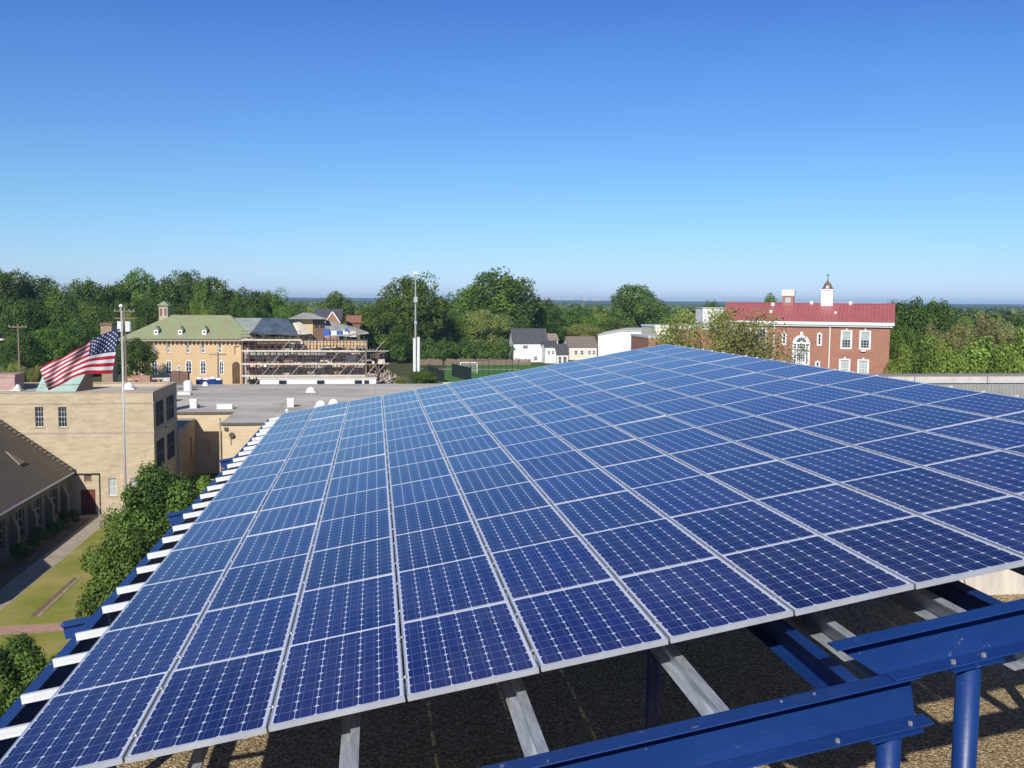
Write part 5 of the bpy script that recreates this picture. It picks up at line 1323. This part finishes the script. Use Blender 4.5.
m = MB(); m.wall((xl, 0, 0), (1, 0, 0), LB-xl, 0, ZE2, [(a-xl, b_-xl, c_, d_) for a, b_, c_, d_ in wl+sl2], (0, 1, 0), .2)
m.wall((xl, DP, 0), (0, -1, 0), DP, 0, ZE2, [], (1, 0, 0)); m.wall((LB, 0, 0), (0, 1, 0), DP, 0, ZE2, [], (-1, 0, 0)); m.wall((LB, DP, 0), (-1, 0, 0), LB-xl, 0, ZE2, [], (0, -1, 0))
zr3 = Zof(304.8)+.1
m.face([(LB-.05, 0, ZE2), (LB-.05, DP, ZE2), (LB-.05, DP/2, zr3-.2)]); m.face([(xl+.05, 0, ZE2), (xl+.05, DP/2, zr3-.2), (xl+.05, DP, ZE2)])
m.build('wall', REDB, RB)
for i, wdw in enumerate(wl): window(RB, *wdw, 0, 3, 6, .07, WHITE, BLIND if i in (1, 3) else GLASS, .12, False, surround=.17)
for wdw in sl2: window(RB, *wdw, 0, 1, 3, .08, WHITE, GLASS, .1, False, surround=.12)
for wdw in (wl[0], wl[2]):
    m = MB(); m.box(wdw[0]+.08, wdw[1]-.08, .06, .105, wdw[2]+1.1, wdw[3]-.08); m.build('blind', BLIND, RB)
xa, xb = Xof(796), Xof(813.6); ar = arch_window(RB, xa, xb, Zof(372), Zof(336.5), 0, WHITE, WHITE, .16, 0, proud=.1)
xm = (xa+xb)/2; rad_ = (xb-xa)/2; zc_ = Zof(336.5)-rad_
gl = MB()
for (x0, x1, z0, z1, nc, nr) in ((xm-.52, xm+.52, Zof(364), zc_+.05, 4, 7), (xa+.26, xa+.5, Zof(366), zc_+.0, 1, 8), (xb-.5, xb-.26, Zof(366), zc_+.0, 1, 8)):
    for i in range(nc):
        for j in range(nr):
            gl.box(x0+(x1-x0)*i/nc+.03, x0+(x1-x0)*(i+1)/nc-.03, -.055, -.02, z0+(z1-z0)*j/nr+.04, z0+(z1-z0)*(j+1)/nr-.04)
gl.build('pane', GLASS, ar)
m = MB()
for i in range(5):
    a0, a1 = math.pi*(i+.12)/5, math.pi*(i+.88)/5
    m.prism([(xm+r_*math.cos(t_), -.056, zc_+.22+r_*math.sin(t_)) for r_, t_ in ((.2, a0), (.62, a0), (.62, a1), (.2, a1))], (0, .03, 0))
m.build('fanlight', GLASS, ar)
n = 12; m = MB()
for i in range(n):
    t0, t1 = math.pi*i/n, math.pi*(i+1)/n; r0_, r1_ = rad_+.002, rad_+.22
    m.prism([(xm+r_*math.cos(t_), -.04, zc_+r_*math.sin(t_)) for r_, t_ in ((r0_, t0), (r1_, t0), (r1_, t1), (r0_, t1))], (0, .038, 0))
m.build('brick_arch', REDB, RB); m = MB(); m.prism([(xm-.14, -.08, zc_+rad_-.02), (xm+.14, -.08, zc_+rad_-.02), (xm+.2, -.08, zc_+rad_+.45), (xm-.2, -.08, zc_+rad_+.45)], (0, .03, 0)); m.build('keystone', WHITE, RB)
m = MB(); m.box(xl-.5, LB+.5, -.55, 0, ZE2+.2, ZE2+.62); m.box(xl-.3, LB+.3, -.3, -.0, ZE2-.05, ZE2+.2); m.box(LB, LB+.5, 0, DP, ZE2+.2, ZE2+.62); m.build('cornice', WHITE, RB)
m = MB()
for a in np.arange(xl-.2, LB+.2, .42): m.box(a, a+.2, -.42, -.301, ZE2+.0, ZE2+.198)
m.build('dentils', WHITE, RB)
m = MB(); zb_ = ZE2+.625
m.prism([(xl-.55, -.6, zb_), (xl-.55, DP/2, zr3), (xl-.55, DP/2, zr3-.2), (xl-.55, -.6, zb_-.004+.002)], (LB-xl+1.1, 0, 0))
m.prism([(xl-.55, DP/2+.001, zr3), (xl-.55, DP+.6, zb_), (xl-.55, DP+.6, zb_-.1), (xl-.55, DP/2+.001, zr3-.2)], (LB-xl+1.1, 0, 0)); m.build('roof', REDR, RB)
m = MB(); m.box(xl-.6, LB+.6, DP/2-.15, DP/2+.15, zr3+.002, zr3+.1); m.build('ridge_cap', REDR, RB)
m = MB(); xx = Xof(832.5); m.tube((xx, -.12, 0), (xx, -.12, ZE2), .09, n=8); m.tube((Xof(777.5), -.12, 0), (Xof(777.5), -.12, ZE2), .07, n=8); m.build('downspout', WHITE, RB)
m = MB(); xx = Xof(866); m.box(xx-.4, xx+.2, -.28, -.06, Zof(351.8), Zof(350.6)); m.build('window_ac', WHITE, RB)
xx = Xof(826.5); cz = zr3-.3; yk = DP/2
cu_ = MB(); s_ = .78; cu_.box(xx-s_, xx+s_, yk-s_, yk+s_, cz, cz+2.15); cu_.box(xx-s_-.1, xx+s_+.1, yk-s_-.1, yk+s_+.1, cz+2.15, cz+2.3); cup = cu_.build('cupola', WHITE, RB)
m = MB(); m.lathe((xx, yk, cz+2.3), [(.85, 0), (.7, .15), (.56, .4), (.45, .65), (.33, .85), (.13, 1.05), (.06, 1.4)], 8); m.build('cupola_roof', COPB, cup)
m = MB(); m.box(xx-.16, xx+.16, yk-.72, yk-.5, cz+2.4, cz+2.75); m.build('round_vent', WHITE, cup)
m = MB(); m.tube((xx, yk, cz+3.6), (xx, yk, cz+4.5), .03, n=6); m.box(xx-.28, xx+.28, yk-.03, yk+.03, cz+4.15, cz+4.23); m.lathe((xx, yk, cz+3.8), [(.02, 0), (.1, .08), (.02, .16)], 8); m.build('weather_vane', DARK, cup)
xx = Xof(787); c1 = MB(); c1.box(xx-.75, xx+.75, yk-.7, yk+.7, zr3-.6, Zof(296)); chm = c1.build('chimney', REDB, RB)
m = MB(); m.box(xx-.85, xx+.85, yk-.8, yk+.8, Zof(296)+.002, Zof(289.5)); m.build('chimney_cap', CREAM, chm); m = MB(); m.box(xx-.4, xx+.35, yk-.74, yk-.702, zr3+.1, Zof(297)-.1); m.build('louvre', GALV, chm)
m = MB()
for px_, y_, w2 in ((771.5, 307, .22), (771.5, 314.5, .2), (836.5, 315, .15), (811, 304, .2), (850, 304, .2)):
    xx = Xof(px_); t = max(0, min(1, (322-y_)/17)); yy = t*DP/2; zz = zb_+(zr3-zb_)*t; m.box(xx-w2, xx+w2, yy-w2, yy+w2, zz-.2, zz+.35)
m.build('roof_vent', WHITE, RB)
# white plant box by the left end of the roof
p = at(712, 322, 150); q = at(723.5, 307.5, 150); p0_ = at(702.5, 322, 150)
o = thing('rooftop_box', 'white plant room box on a flat roof left of the red metal roof', 'plant room', (p0_.x, 150, 0))
m = MB(); m.box(-3, 4, -1, 8, 0, at(712, 330, 150).z); m.build('lower_block', REDB, o); m = MB(); m.box(.1, 3.2, .1, 3.4, at(712, 330, 150).z, p.z-.2); m.build('box_base', COPING, o); m = MB(); m.box(0, q.x-p0_.x, 0, 3.5, p.z-.2, q.z-.12); m.build('box', WHITE, o); m = MB(); m.box(-.1, q.x-p0_.x+.1, -.1, 3.6, q.z-.12, q.z); m.build('cap', COPING, o)

# ------------------------------------------------------------------ haze
hm = bpy.data.materials.new('haze'); hm.use_nodes = True; nt = hm.node_tree
nt.nodes.remove(nt.nodes['Principled BSDF']); pv = nt.nodes.new('ShaderNodeVolumePrincipled')
pv.inputs['Color'].default_value = (.46, .70, 1.0, 1); pv.inputs['Density'].default_value = .00012; pv.inputs['Anisotropy'].default_value = 0.0
nt.links.new(pv.outputs[0], nt.nodes['Material Output'].inputs['Volume'])
m = MB(); m.box(-8950, 8950, -250, 8950, -1.5, 62); o = m.build('haze', hm)
tag(o, 'thin pale blue haze over the far woods and hills', 'haze', kind='stuff')
# leftovers of unused tree variants
for v in VARS.values():
    if not v[3]:
        for c_ in list(v[0].children): bpy.data.objects.remove(c_)
        bpy.data.objects.remove(v[0])
